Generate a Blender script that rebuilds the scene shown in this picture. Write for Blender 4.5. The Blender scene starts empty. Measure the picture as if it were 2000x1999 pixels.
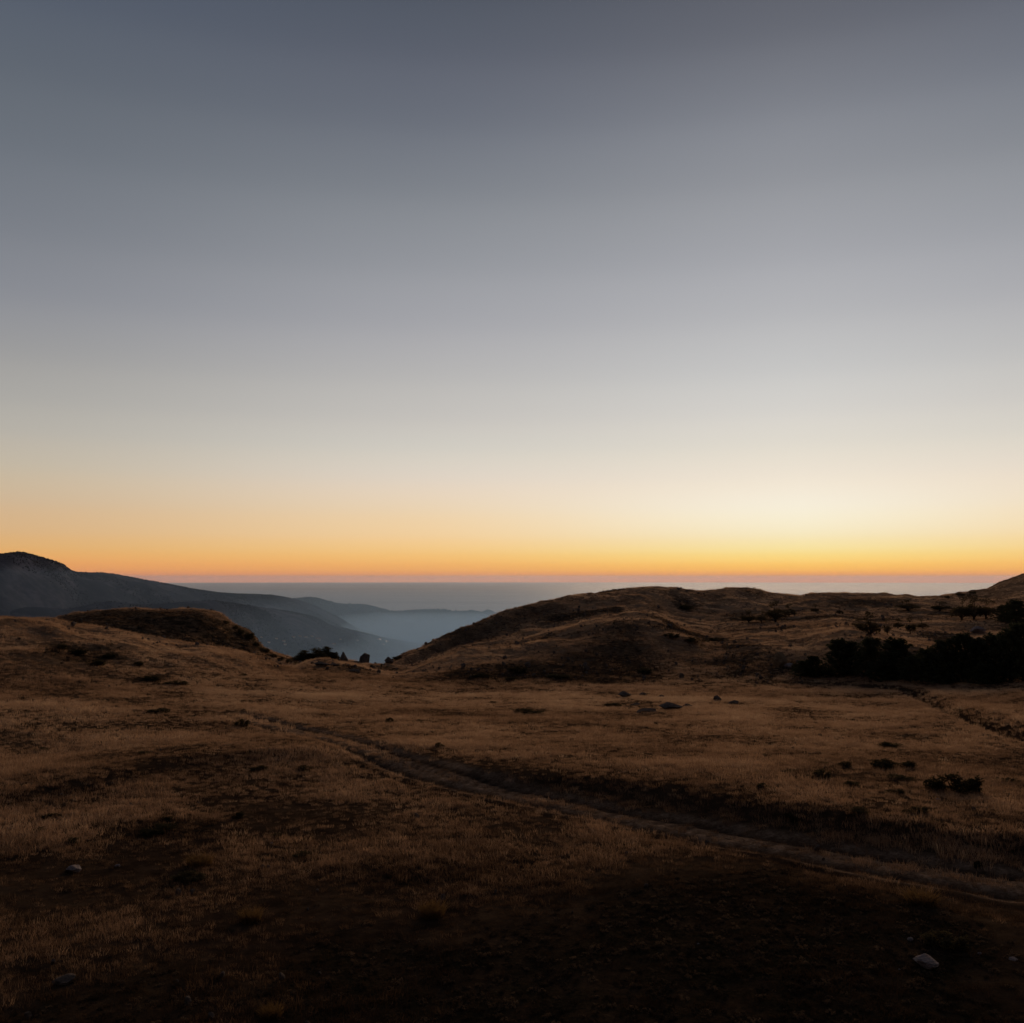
import bpy, bmesh, math, random
import numpy as np
from mathutils import Vector, Matrix

scene = bpy.context.scene
COL = scene.collection
R = math.radians

# ---------------------------------------------------------------- camera
ZC = 12.0
cam_data = bpy.data.cameras.new('camera')
cam_data.sensor_fit = 'HORIZONTAL'; cam_data.sensor_width = 36.0; cam_data.lens = 36.0*1900/2000
cam_data.clip_start = 0.1; cam_data.clip_end = 900000.0
cam = bpy.data.objects.new('camera', cam_data); COL.objects.link(cam)
cam.location = (0, 0, ZC); cam.rotation_euler = (R(90) + math.atan(128.5/1900), 0, 0)
scene.camera = cam

# ---------------------------------------------------------------- exposure
vs = scene.view_settings
vs.view_transform = 'Standard'; vs.look = 'None'; vs.exposure = 0.0; vs.gamma = 1.0; vs.use_curve_mapping = False
scene.cycles.use_denoising = True
scene.cycles.max_bounces = 6; scene.cycles.diffuse_bounces = 3; scene.cycles.volume_bounces = 4
scene.cycles.transparent_max_bounces = 8
scene.cycles.sample_clamp_indirect = 4.0

# ---------------------------------------------------------------- sky just after sunset
SUN_AZ = R(16.5)
world = bpy.data.worlds.new('World'); scene.world = world; world.use_nodes = True
def lin(c):
    return tuple(((v/255)/12.92 if v/255 <= 0.04045 else ((v/255 + 0.055)/1.055)**2.4) for v in c) + (1.0,)
def build_sky():
    nt = world.node_tree; N = nt.nodes; L = nt.links
    N.clear()
    out = N.new('ShaderNodeOutputWorld'); bg = N.new('ShaderNodeBackground')
    tc = N.new('ShaderNodeTexCoord')
    def math_(op, a, b=None, c=None, clamp=False):
        n = N.new('ShaderNodeMath'); n.operation = op; n.use_clamp = clamp
        for i, v in enumerate((a, b, c)):
            if v is None: continue
            if isinstance(v, (int, float)): n.inputs[i].default_value = v
            else: L.new(v, n.inputs[i])
        return n.outputs[0]
    sep = N.new('ShaderNodeSeparateXYZ'); L.new(tc.outputs['Generated'], sep.inputs[0])
    x, y, z = sep.outputs
    up = math_('SQRT', math_('MAXIMUM', z, 0.0))
    hl = math_('SQRT', math_('ADD', math_('MULTIPLY', x, x), math_('MULTIPLY', y, y)))
    dot = math_('DIVIDE', math_('ADD', math_('MULTIPLY', x, math.sin(SUN_AZ)), math_('MULTIPLY', y, math.cos(SUN_AZ))), math_('MAXIMUM', hl, 0.001))
    def ramp(stops):
        n = N.new('ShaderNodeValToRGB'); cr = n.color_ramp; cr.interpolation = 'CARDINAL'
        for i, (p, c) in enumerate(stops):
            e = cr.elements[i] if i < 2 else cr.elements.new(p)
            e.position = p; e.color = lin(c)
        L.new(up, n.inputs[0]); return n.outputs[0]
    sun_side = ramp(SKY_SUN); mid_side = ramp(SKY_MID); far_side = ramp(SKY_SIDE)
    u = math_('DIVIDE', math_('ARCCOSINE', math_('MINIMUM', math_('MAXIMUM', dot, -1.0), 1.0)), R(44))
    m1 = N.new('ShaderNodeMapRange'); m1.interpolation_type = 'SMOOTHSTEP'; L.new(u, m1.inputs[0]); m1.inputs[1].default_value = -0.05; m1.inputs[2].default_value = 0.55
    m2 = N.new('ShaderNodeMapRange'); m2.interpolation_type = 'SMOOTHSTEP'; L.new(u, m2.inputs[0]); m2.inputs[1].default_value = 0.40; m2.inputs[2].default_value = 1.10
    mix0 = N.new('ShaderNodeMix'); mix0.data_type = 'RGBA'
    L.new(m1.outputs[0], mix0.inputs[0]); L.new(sun_side, mix0.inputs[6]); L.new(mid_side, mix0.inputs[7])
    mix = N.new('ShaderNodeMix'); mix.data_type = 'RGBA'
    L.new(m2.outputs[0], mix.inputs[0]); L.new(mix0.outputs[2], mix.inputs[6]); L.new(far_side, mix.inputs[7])
    # the sky away from the sunset falls to a dim even blue
    k = N.new('ShaderNodeMapRange'); k.interpolation_type = 'SMOOTHSTEP'
    L.new(dot, k.inputs[0]); k.inputs[1].default_value = 0.70; k.inputs[2].default_value = -0.7
    k.inputs[3].default_value = 0.0; k.inputs[4].default_value = 0.85
    kk = math_('MULTIPLY', k.outputs[0], math_('SUBTRACT', 1.0, math_('POWER', up, 6.0)))
    mix2 = N.new('ShaderNodeMix'); mix2.data_type = 'RGBA'
    L.new(kk, mix2.inputs[0]); L.new(mix.outputs[2], mix2.inputs[6]); mix2.inputs[7].default_value = lin((58, 62, 78))
    L.new(mix2.outputs[2], bg.inputs[0]); bg.inputs[1].default_value = 1.0
    L.new(bg.outputs[0], out.inputs[0])
def _rows(tab):
    o = []
    for yp, c in tab:
        dy = -(yp - 999.5)/1900.0; p = math.atan(128.5/1900)
        fw = math.cos(p) - dy*math.sin(p); u = math.sin(p) + dy*math.cos(p)
        o.append((math.sqrt(max(0.0, u/math.hypot(fw, u))), c))
    return sorted(o, key=lambda q: q[0])
# colours of the afterglow against height above the horizon
SKY_SUN = _rows([(1129, (246, 140, 84)), (1118, (250, 175, 88)), (1100, (253, 204, 112)), (1080, (250, 223, 148)), (1051, (248, 232, 188)), (1003, (248, 239, 216)), (945, (241, 230, 212)),
    (885, (227, 220, 207)), (826, (216, 212, 205)), (750, (202, 201, 199)), (650, (185, 185, 187)), (540, (168, 169, 174)), (400, (149, 151, 157)), (266, (131, 134, 142)), (130, (109, 112, 121)), (0, (92, 95, 105))]) + [(0.85, (76, 79, 91)), (1.0, (64, 68, 80))]
SKY_MID = _rows([(1129, (238, 142, 92)), (1118, (237, 162, 96)), (1100, (242, 181, 107)), (1080, (244, 196, 126)), (1051, (243, 206, 153)), (1003, (237, 211, 175)), (945, (227, 212, 194)),
    (885, (212, 206, 195)), (826, (199, 195, 189)), (750, (186, 184, 182)), (650, (168, 168, 172)), (540, (152, 154, 160)), (400, (132, 136, 143)), (266, (111, 116, 126)), (130, (95, 100, 112)), (0, (81, 87, 99))]) + [(0.85, (68, 72, 86)), (1.0, (60, 65, 78))]
SKY_SIDE = _rows([(1129, (232, 134, 92)), (1118, (228, 148, 94)), (1100, (230, 162, 99)), (1080, (225, 172, 109)), (1051, (217, 176, 127)), (1003, (208, 179, 144)), (945, (197, 182, 159)),
    (885, (184, 177, 165)), (826, (172, 169, 163)), (750, (158, 157, 156)), (650, (140, 142, 148)), (540, (125, 129, 137)), (400, (110, 116, 125)), (266, (98, 105, 115)), (130, (87, 95, 108)), (0, (76, 85, 101))]) + [(0.85, (64, 72, 88)), (1.0, (56, 62, 78))]
build_sky()

# ---------------------------------------------------------------- last glow of the sunken sun, wide and weak
sun_data = bpy.data.lights.new('sun', 'SUN'); sun_data.energy = 1.9; sun_data.angle = R(28); sun_data.color = (1.0, 0.70, 0.45)
sun = bpy.data.objects.new('sun', sun_data); COL.objects.link(sun)
_d = Vector((math.sin(SUN_AZ)*math.cos(R(8)), math.cos(SUN_AZ)*math.cos(R(8)), math.sin(R(8))))
sun.rotation_euler = (-_d).to_track_quat('-Z', 'Y').to_euler()

# ---------------------------------------------------------------- the lie of the land, metres
T = {
 'near': [[(-0.58,-13.99,-0.2),(-10.2,-9.59,-0.2),(-14.0,0.29,-0.2),(-9.8,10.0,-0.2),(0.0,14.0,-0.2),(9.8,10.0,-0.2),(14.0,0.29,-0.2),(10.2,-9.59,-0.2),(0.58,-13.99,-0.2)],[(-0.0,-48.73,0.0),(-48.71,-1.42,0.0),(-34.01,34.9,0.0),(-18.17,35.41,0.0),(-5.45,35.41,0.0),(6.11,35.41,0.55),(8.39,36.68,0.56),(10.68,36.33,0.58),(13.23,35.04,0.6),(16.52,32.61,0.56),(26.87,27.72,0.4),(38.59,-1.13,0.4),(0.0,-38.61,0.4)],[(-0.0,-57.61,-0.1),(-57.59,-1.68,-0.1),(-40.28,41.19,-0.1),(-26.5,51.28,-0.0),(-23.03,56.32,0.02),(-19.04,62.17,0.04),(-13.19,63.62,0.09),(-7.93,60.05,0.14),(-3.16,55.48,0.2),(1.29,50.05,0.21),(3.54,47.97,0.21),(6.96,44.97,0.22),(9.78,42.64,0.23),(12.23,40.26,0.23),(14.97,37.76,0.24),(17.78,34.66,0.26),(28.86,29.72,0.3),(41.41,-1.21,0.3),(0.0,-41.43,0.3)],[(-0.0,-56.28,0.1),(-56.25,-1.64,0.1),(-39.34,40.24,0.1),(-26.83,51.89,0.13),(-25.19,54.65,0.14),(-23.21,56.74,0.14),(-21.31,61.01,0.14),(-19.34,63.13,0.15),(-13.36,64.39,0.19),(-8.39,63.48,0.24),(-2.74,57.47,0.3),(2.02,55.07,0.31),(7.85,50.62,0.33),(10.99,47.83,0.34),(14.5,44.89,0.35),(18.34,42.23,0.37),(21.09,40.96,0.38),(31.78,32.64,0.45),(45.54,-1.33,0.45),(0.0,-45.56,0.45)],[(-0.0,-55.24,0.6),(-55.22,-1.61,0.6),(-38.63,39.49,0.6),(-26.94,52.08,0.5),(-25.39,55.05,0.48),(-23.46,57.34,0.47),(-21.66,61.97,0.46),(-19.72,64.31,0.45),(-13.83,66.62,0.48),(-8.8,66.5,0.5),(-2.85,59.8,0.65),(2.09,56.87,0.8),(8.16,52.57,0.95),(11.44,49.7,0.97),(15.11,46.7,1.0),(19.15,44.01,1.03),(22.08,42.79,1.05),(32.99,33.81,1.05),(47.22,-1.38,1.05),(0.0,-47.24,1.05)],[(-0.0,-87.27,-0.6),(-87.23,-2.55,-0.6),(-61.21,62.2,-0.6),(-36.93,71.17,-0.6),(-20.91,80.49,-0.6),(0.0,80.49,-0.6),(18.64,71.84,-0.35),(33.5,64.62,-0.1),(52.9,53.83,0.0),(75.44,-2.2,0.0),(0.0,-75.47,0.0)],[(-0.0,-95.0,2.81),(-94.96,-2.77,2.81),(-66.79,67.56,2.81),(-45.23,86.94,0.09),(0.0,108.0,-2.58),(36.95,101.48,-2.32),(46.14,88.72,-0.75),(66.74,67.61,1.42),(94.96,-2.77,1.42),(0.0,-95.0,1.42)],[(-0.0,-130.0,2.3),(-129.95,-3.8,2.3),(-91.49,92.36,2.3),(-56.37,108.2,-0.49),(-46.59,119.22,-1.45),(-38.62,139.76,-2.69),(-35.64,155.98,-3.42),(-29.52,157.25,-4.12),(-22.17,163.5,-5.01),(-8.59,164.78,-5.66),(17.84,171.07,-5.8),(27.51,175.86,-6.12),(39.28,167.45,-6.03),(61.66,153.04,-4.79),(70.09,149.37,-3.85),(76.29,146.3,-3.0),(116.12,117.22,-0.32),(164.93,-4.82,-0.32),(0.0,-165.0,-0.32)],[(-0.0,-190.0,7.64),(-189.92,-5.55,7.64),(-134.05,134.65,7.64),(-85.81,163.89,5.02),(-81.86,165.29,4.58),(-78.33,166.46,4.18),(-74.94,167.52,3.08),(-70.71,168.75,2.4),(-66.3,169.93,1.8),(-61.86,171.0,0.76),(-57.35,171.99,0.07),(-52.66,172.89,-0.98),(-46.4,173.92,-2.68),(-43.19,179.89,-4.39),(-42.82,187.34,-5.46),(-42.23,195.49,-6.22),(-40.49,197.36,-5.17),(-38.69,199.21,-5.02),(-35.94,201.93,-5.67),(-33.85,203.92,-6.16),(-31.7,205.9,-6.87),(-29.4,207.93,-7.92),(-24.84,198.45,-8.03),(-21.23,193.84,-7.37),(-18.09,199.18,-6.46),(-14.6,202.59,-5.31),(-9.01,207.69,-3.8),(-3.22,212.54,-3.4),(0.79,215.68,-3.18),(4.92,218.74,-2.15),(11.45,223.27,-0.82),(17.22,226.98,0.5),(24.2,231.14,1.98),(28.1,233.31,2.73),(31.0,232.11,2.66),(34.41,230.61,1.88),(38.31,228.81,0.05),(41.94,225.91,-1.79),(45.45,222.96,-2.88),(49.34,219.52,-3.0),(57.3,219.23,-2.41),(63.5,218.81,-1.81),(68.75,218.34,-0.87),(74.05,217.75,0.29),(76.97,210.26,-0.51),(80.52,199.35,-2.55),(83.17,187.37,-3.33),(94.88,181.72,-3.34),(144.38,145.54,-0.28),(204.92,-5.99,-0.28),(0.0,-205.01,-0.28)],[(-0.0,-225.0,5.17),(-224.91,-6.57,5.17),(-158.69,159.51,5.17),(-104.32,199.36,1.59),(-80.66,206.83,-1.81),(-66.38,211.84,-5.22),(-57.21,214.5,-7.43),(-49.67,216.37,-8.95),(-45.05,219.65,-7.9),(-42.93,221.09,-7.8),(-37.29,224.7,-8.82),(-32.2,227.74,-9.81),(-26.13,238.57,-11.59),(-17.96,249.35,-10.08),(-3.97,261.97,-7.66),(14.08,274.64,-4.62),(29.15,278.48,-0.94),(37.06,277.54,0.11),(41.32,276.93,-0.44),(46.25,276.15,-1.84),(51.03,274.79,-3.2),(58.69,272.4,-4.35),(70.18,268.33,-3.26),(82.87,263.11,-2.15),(88.6,260.49,-1.6),(94.37,257.68,-2.12),(102.43,253.42,-3.73),(110.54,248.75,-4.09),(125.1,239.27,-3.48),(190.32,191.51,0.81),(269.88,-7.88,0.81),(0.0,-270.0,0.81)],[(-0.0,-245.0,1.39),(-244.9,-7.15,1.39),(-172.68,173.8,1.39),(-113.52,217.11,-1.82),(-104.56,222.33,-0.53),(-99.15,225.23,1.41),(-93.49,228.06,1.87),(-76.0,235.67,1.17),(-71.08,237.51,-0.65),(-68.23,238.53,-2.68),(-63.26,240.2,-5.53),(-59.84,241.28,-8.36),(-53.78,243.06,-10.15),(-46.04,245.08,-10.71),(-34.62,247.59,-11.33),(-29.41,268.39,-12.46),(-20.85,289.25,-10.46),(-4.7,309.96,-6.12),(7.09,314.92,-2.31),(24.62,324.07,0.65),(42.86,327.2,1.74),(56.19,335.32,-1.49),(73.81,342.13,-2.12),(88.65,338.59,-1.8),(105.24,333.8,-1.26),(131.3,324.44,-2.24),(162.35,310.07,-1.28),(246.93,248.04,3.96),(349.85,-10.22,3.96),(0.0,-350.0,3.96)],[(-0.0,-265.0,1.99),(-264.88,-7.74,1.99),(-186.83,187.93,1.99),(-122.84,234.81,-1.11),(-112.83,239.78,0.6),(-110.18,241.01,2.05),(-106.83,242.51,2.94),(-100.56,245.18,3.03),(-90.31,249.14,2.89),(-81.38,252.2,2.71),(-76.04,253.86,1.52),(-72.93,254.77,-0.9),(-69.31,255.78,-2.28),(-67.53,256.25,-3.91),(-66.12,256.62,-5.93),(-63.82,257.2,-7.84),(-61.52,257.76,-8.95),(-57.27,258.74,-10.37),(-51.56,259.94,-11.01),(-43.66,261.38,-11.01),(-36.7,262.45,-12.46),(-33.31,265.92,-11.82),(-29.99,274.8,-10.48),(-25.89,284.78,-9.38),(-21.28,294.99,-7.69),(-16.13,305.39,-5.77),(-10.73,315.43,-3.65),(-4.94,325.37,-1.43),(1.23,335.2,0.44),(7.77,344.91,1.72),(14.72,350.94,3.19),(21.7,356.67,4.54),(28.88,362.26,5.18),(38.77,369.49,6.39),(47.69,375.6,7.18),(54.43,379.97,7.52),(63.98,385.85,7.56),(69.62,389.16,6.7),(77.41,393.54,5.82),(82.53,396.29,6.09),(89.83,400.07,6.66),(97.22,403.73,6.51),(103.95,406.93,5.4),(115.84,409.04,4.08),(120.56,409.8,3.64),(126.2,410.63,4.48),(133.19,411.57,4.68),(143.75,412.82,4.12),(154.31,413.84,4.1),(161.25,414.41,3.76),(170.18,415.01,3.21),(173.51,415.2,2.88),(185.47,426.67,3.07),(197.35,437.55,3.99),(218.13,472.04,4.1),(252.57,522.12,5.17),(278.79,553.78,9.39),(302.24,575.45,13.81),(395.51,577.56,38.71),(495.89,494.06,55.75),(699.7,-20.44,55.75),(0.0,-700.0,55.75)],[(-0.0,-325.0,-7.01),(-324.85,-9.49,-7.01),(-229.13,230.48,-7.01),(-150.65,287.97,-10.11),(-138.38,294.07,-8.4),(-135.13,295.58,-6.95),(-131.02,297.42,-6.06),(-123.33,300.69,-5.97),(-110.76,305.55,-6.11),(-99.81,309.3,-6.29),(-93.26,311.34,-7.48),(-89.44,312.45,-9.9),(-85.0,313.69,-11.28),(-82.82,314.27,-12.91),(-81.09,314.72,-14.93),(-78.27,315.43,-16.84),(-75.45,316.12,-17.95),(-70.24,317.32,-19.37),(-63.23,318.79,-20.01),(-53.55,320.56,-20.01),(-45.01,321.87,-21.46),(-40.77,325.45,-20.82),(-36.5,334.45,-19.48),(-31.32,344.53,-18.38),(-25.6,354.83,-16.69),(-19.29,365.31,-14.77),(-12.77,375.4,-12.65),(-5.85,385.36,-10.43),(1.45,395.2,-8.56),(9.12,404.89,-7.28),(17.23,410.89,-5.81),(25.34,416.56,-4.46),(33.65,422.07,-3.82),(45.03,429.16,-2.61),(55.25,435.12,-1.82),(62.94,439.36,-1.48),(73.79,445.04,-1.44),(80.19,448.22,-2.3),(88.99,452.41,-3.18),(94.76,455.03,-2.91),(102.97,458.61,-2.34),(111.27,462.06,-2.49),(118.8,465.06,-3.6),(132.19,466.77,-4.92),(137.49,467.36,-5.36),(143.83,467.98,-4.52),(151.66,468.66,-4.32),(163.48,469.48,-4.88),(175.27,470.06,-4.9),(183.01,470.33,-5.24),(192.94,470.52,-5.79),(196.64,470.56,-6.12),(209.39,481.7,-5.93),(222.02,492.24,-5.01),(243.3,526.51,-4.9),(278.7,576.13,-3.83),(305.77,607.37,0.39),(330.14,628.57,4.81),(429.41,627.06,29.71),(538.39,536.41,46.75),(759.67,-22.19,46.75),(0.0,-760.0,46.75)],[(-0.0,-535.0,-93.01),(-534.76,-15.63,-93.01),(-377.19,379.41,-93.01),(-248.0,474.05,-96.11),(-227.79,484.08,-94.4),(-222.44,486.57,-92.95),(-215.68,489.6,-92.06),(-203.02,494.99,-91.97),(-182.32,502.98,-92.11),(-164.29,509.15,-92.29),(-153.51,512.51,-93.48),(-147.24,514.34,-95.9),(-139.93,516.38,-97.28),(-136.33,517.34,-98.91),(-133.49,518.08,-100.93),(-128.84,519.25,-102.84),(-124.2,520.38,-103.95),(-115.62,522.36,-105.37),(-104.09,524.78,-106.01),(-88.14,527.69,-106.01),(-74.09,529.85,-107.46),(-66.87,533.83,-106.82),(-59.28,543.21,-105.48),(-50.34,553.67,-104.38),(-40.71,564.29,-102.69),(-30.37,575.01,-100.77),(-19.91,585.27,-98.65),(-9.04,595.34,-96.43),(2.22,605.2,-94.56),(13.85,614.84,-93.28),(26.04,620.7,-91.81),(38.1,626.17,-90.46),(50.34,631.41,-89.82),(66.95,638.02,-88.61),(81.7,643.45,-87.82),(92.72,647.24,-87.48),(108.15,652.21,-87.44),(117.17,654.94,-88.3),(129.52,658.46,-89.18),(137.58,660.62,-88.91),(148.98,663.51,-88.34),(160.43,666.23,-88.49),(170.78,668.53,-89.6),(189.41,668.82,-90.92),(196.76,668.82,-91.36),(205.52,668.72,-90.52),(216.32,668.45,-90.32),(232.54,667.8,-90.88),(248.64,666.83,-90.9),(259.16,666.03,-91.24),(272.62,664.82,-91.79),(277.62,664.32,-92.12),(293.11,674.29,-91.93),(308.36,683.67,-91.01),(331.39,717.14,-90.9),(370.15,765.18,-89.83),(400.2,794.94,-85.61),(427.79,814.49,-81.19),(548.06,800.33,-56.29),(687.16,684.63,-39.25),(969.58,-28.32,-39.25),(0.0,-970.0,-39.25)],[(-0.0,-1250.0,-368.0),(-883.88,-883.88,-368.0),(-1250.0,0.0,-368.0),(-883.88,883.88,-368.0),(0.0,1250.0,-368.0),(883.88,883.88,-368.0),(1250.0,0.0,-368.0),(883.88,-883.88,-368.0),(0.0,-1250.0,-368.0)],[(-0.0,-3000.0,-508.0),(-2121.32,-2121.32,-508.0),(-3000.0,0.0,-508.0),(-2121.32,2121.32,-508.0),(0.0,3000.0,-508.0),(2121.32,2121.32,-508.0),(3000.0,0.0,-508.0),(2121.32,-2121.32,-508.0),(0.0,-3000.0,-508.0)]],
 'valley': [[(-49.9,-1198.96,-548.0),(-874.58,-821.65,-548.0),(-1199.74,24.95,-548.0),(-839.66,857.31,-548.0),(0.0,1200.0,-548.0),(839.66,857.31,-548.0),(1199.74,24.95,-548.0),(874.58,-821.65,-548.0),(49.9,-1198.96,-548.0)],[(-124.74,-2997.41,-588.0),(-2186.45,-2054.13,-588.0),(-2999.35,62.38,-588.0),(-2099.15,2143.26,-588.0),(0.0,3000.0,-588.0),(2099.15,2143.26,-588.0),(2999.35,62.38,-588.0),(2186.45,-2054.13,-588.0),(124.74,-2997.41,-588.0)],[(-170.48,-4096.45,-578.0),(-2988.15,-2807.3,-578.0),(-4099.11,85.26,-578.0),(-2868.84,2929.13,-578.0),(0.0,4100.0,-578.0),(2868.84,2929.13,-578.0),(4099.11,85.26,-578.0),(2988.15,-2807.3,-578.0),(170.48,-4096.45,-578.0)],[(-3247.71,3257.67,-25.52),(-2227.38,4251.91,-139.12),(-2146.34,4357.19,-120.13),(-2042.33,4480.27,-133.21),(-1913.12,4619.52,-103.98),(-1773.52,4765.81,-120.09),(-1565.05,4958.89,-107.32),(-1549.68,5589.14,-142.91),(-1466.98,6126.82,-192.97),(-1320.81,6568.52,-259.11),(-1260.47,6783.89,-317.46),(-1229.73,6891.14,-337.01),(-1120.72,7213.46,-394.61),(-931.29,7744.2,-480.86),(-672.18,8573.69,-578.17),(894.06,8553.4,-585.66),(6059.74,6102.42,-414.4)],[(-3741.93,3753.4,-95.52),(-2552.21,4871.98,-209.12),(-2455.67,4985.14,-190.13),(-2332.68,5117.21,-203.21),(-2180.96,5266.25,-173.98),(-2017.66,5421.86,-190.09),(-1775.73,5626.43,-177.32),(-1736.71,6263.69,-212.91),(-1629.98,6807.58,-262.97),(-1458.81,7254.78,-329.11),(-1388.34,7472.11,-387.46),(-1352.7,7580.25,-407.01),(-1228.19,7905.16,-464.61),(-1014.87,8439.19,-550.86),(-726.89,9271.55,-648.17),(966.83,9249.61,-655.66),(6552.97,6599.13,-484.4)],[(-407.49,-9791.52,-638.0),(-7142.41,-6710.14,-638.0),(-9797.88,203.79,-638.0),(-6857.22,7001.33,-638.0),(0.0,9800.0,-638.0),(6857.22,7001.33,-638.0),(9797.88,203.79,-638.0),(7142.41,-6710.14,-638.0),(407.49,-9791.52,-638.0)],[(-582.13,-13987.89,-748.0),(-10203.44,-9585.92,-748.0),(-13996.97,291.13,-748.0),(-9796.03,10001.89,-748.0),(0.0,14000.0,-748.0),(9796.03,10001.89,-748.0),(13996.97,291.13,-748.0),(10203.44,-9585.92,-748.0),(582.13,-13987.89,-748.0)],[(-727.66,-17484.87,-1023.0),(-12754.3,-11982.4,-1023.0),(-17496.22,363.91,-1023.0),(-12245.03,12502.37,-1023.0),(0.0,17500.0,-1023.0),(12245.03,12502.37,-1023.0),(17496.22,363.91,-1023.0),(12754.3,-11982.4,-1023.0),(727.66,-17484.87,-1023.0)]],
 'mountain': [[(-2121.46,2121.18,-548.0),(-1582.69,3009.17,-548.0),(-1616.81,3188.51,-548.0),(-1644.67,3370.1,-548.0),(-1672.25,3615.32,-548.0),(-1681.84,3744.5,-548.0),(-1694.21,4062.26,-548.0),(-1690.5,4315.41,-548.0),(-1662.46,4699.33,-548.0),(-1606.64,5087.04,-548.0),(-1544.98,5384.83,-548.0),(-1450.46,5737.56,-548.0),(-1387.64,5932.94,-548.0),(-1345.48,6052.25,-548.0),(-1287.64,6299.48,-548.0),(-1208.13,6590.18,-548.0),(-1014.51,6926.09,-718.48),(-380.9,7290.05,-919.84),(5141.18,5182.5,-781.12)],[(-3040.76,3040.36,-141.18),(-2187.83,4159.74,-150.47),(-2204.74,4347.96,-142.73),(-2214.82,4538.4,-152.0),(-2218.01,4795.22,-174.13),(-2214.47,4930.37,-202.75),(-2194.61,5262.09,-207.49),(-2164.68,5525.85,-223.2),(-2096.03,5924.9,-251.43),(-1998.15,6326.69,-282.92),(-1903.5,6634.42,-299.78),(-1769.08,6997.91,-308.42),(-1683.7,7198.78,-320.81),(-1627.59,7321.27,-335.27),(-1547.98,7573.15,-368.09),(-1442.55,7868.87,-422.83),(-1202.92,8212.37,-578.48),(-448.73,8588.28,-779.84),(6056.73,6105.41,-641.12)],[(-3960.06,3959.54,153.41),(-2792.98,5310.3,137.4),(-2792.67,5507.42,150.74),(-2784.97,5706.7,134.76),(-2763.76,5975.11,96.6),(-2747.11,6116.25,47.26),(-2695.01,6461.92,39.09),(-2638.85,6736.29,12.0),(-2529.59,7150.47,-36.68),(-2389.67,7566.33,-90.97),(-2262.02,7884.0,-120.03),(-2087.7,8258.26,-134.93),(-1979.76,8464.62,-156.29),(-1909.71,8590.29,-181.23),(-1808.32,8846.81,-237.81),(-1676.96,9147.56,-332.19),(-1391.33,9498.64,-518.48),(-516.56,9886.51,-719.84),(6972.28,7028.32,-581.12)],[(-4313.64,4313.07,113.41),(-3025.73,5752.82,97.4),(-3018.8,5953.36,110.74),(-3004.26,6156.05,94.76),(-2973.67,6428.92,56.6),(-2951.97,6572.36,7.26),(-2887.47,6923.39,-0.91),(-2821.22,7201.84,-28.0),(-2696.35,7621.84,-76.68),(-2540.25,8043.12,-130.97),(-2399.91,8364.61,-160.03),(-2210.25,8743.01,-174.93),(-2093.63,8951.48,-196.29),(-2018.22,9078.37,-221.23),(-1908.45,9336.68,-277.81),(-1767.12,9639.36,-372.19),(-1463.8,9993.36,-558.48),(-542.65,10385.83,-759.84),(7324.42,7383.29,-621.12)],[(-5727.94,5727.19,-446.59),(-3956.72,7522.92,-462.6),(-3923.3,7737.14,-449.26),(-3881.42,7953.43,-465.24),(-3813.29,8244.14,-503.4),(-3771.41,8396.78,-552.74),(-3657.32,8769.29,-560.91),(-3550.72,9064.06,-588.0),(-3363.37,9507.34,-636.68),(-3142.59,9950.26,-690.97),(-2951.48,10287.05,-720.03),(-2700.43,10682.01,-734.93),(-2549.11,10898.92,-756.29),(-2452.24,11030.71,-781.23),(-2308.98,11296.17,-837.81),(-2127.76,11606.58,-932.19),(-1753.66,11972.24,-1118.48),(-647.0,12383.1,-1319.84),(8732.96,8803.15,-1181.12)]],
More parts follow.
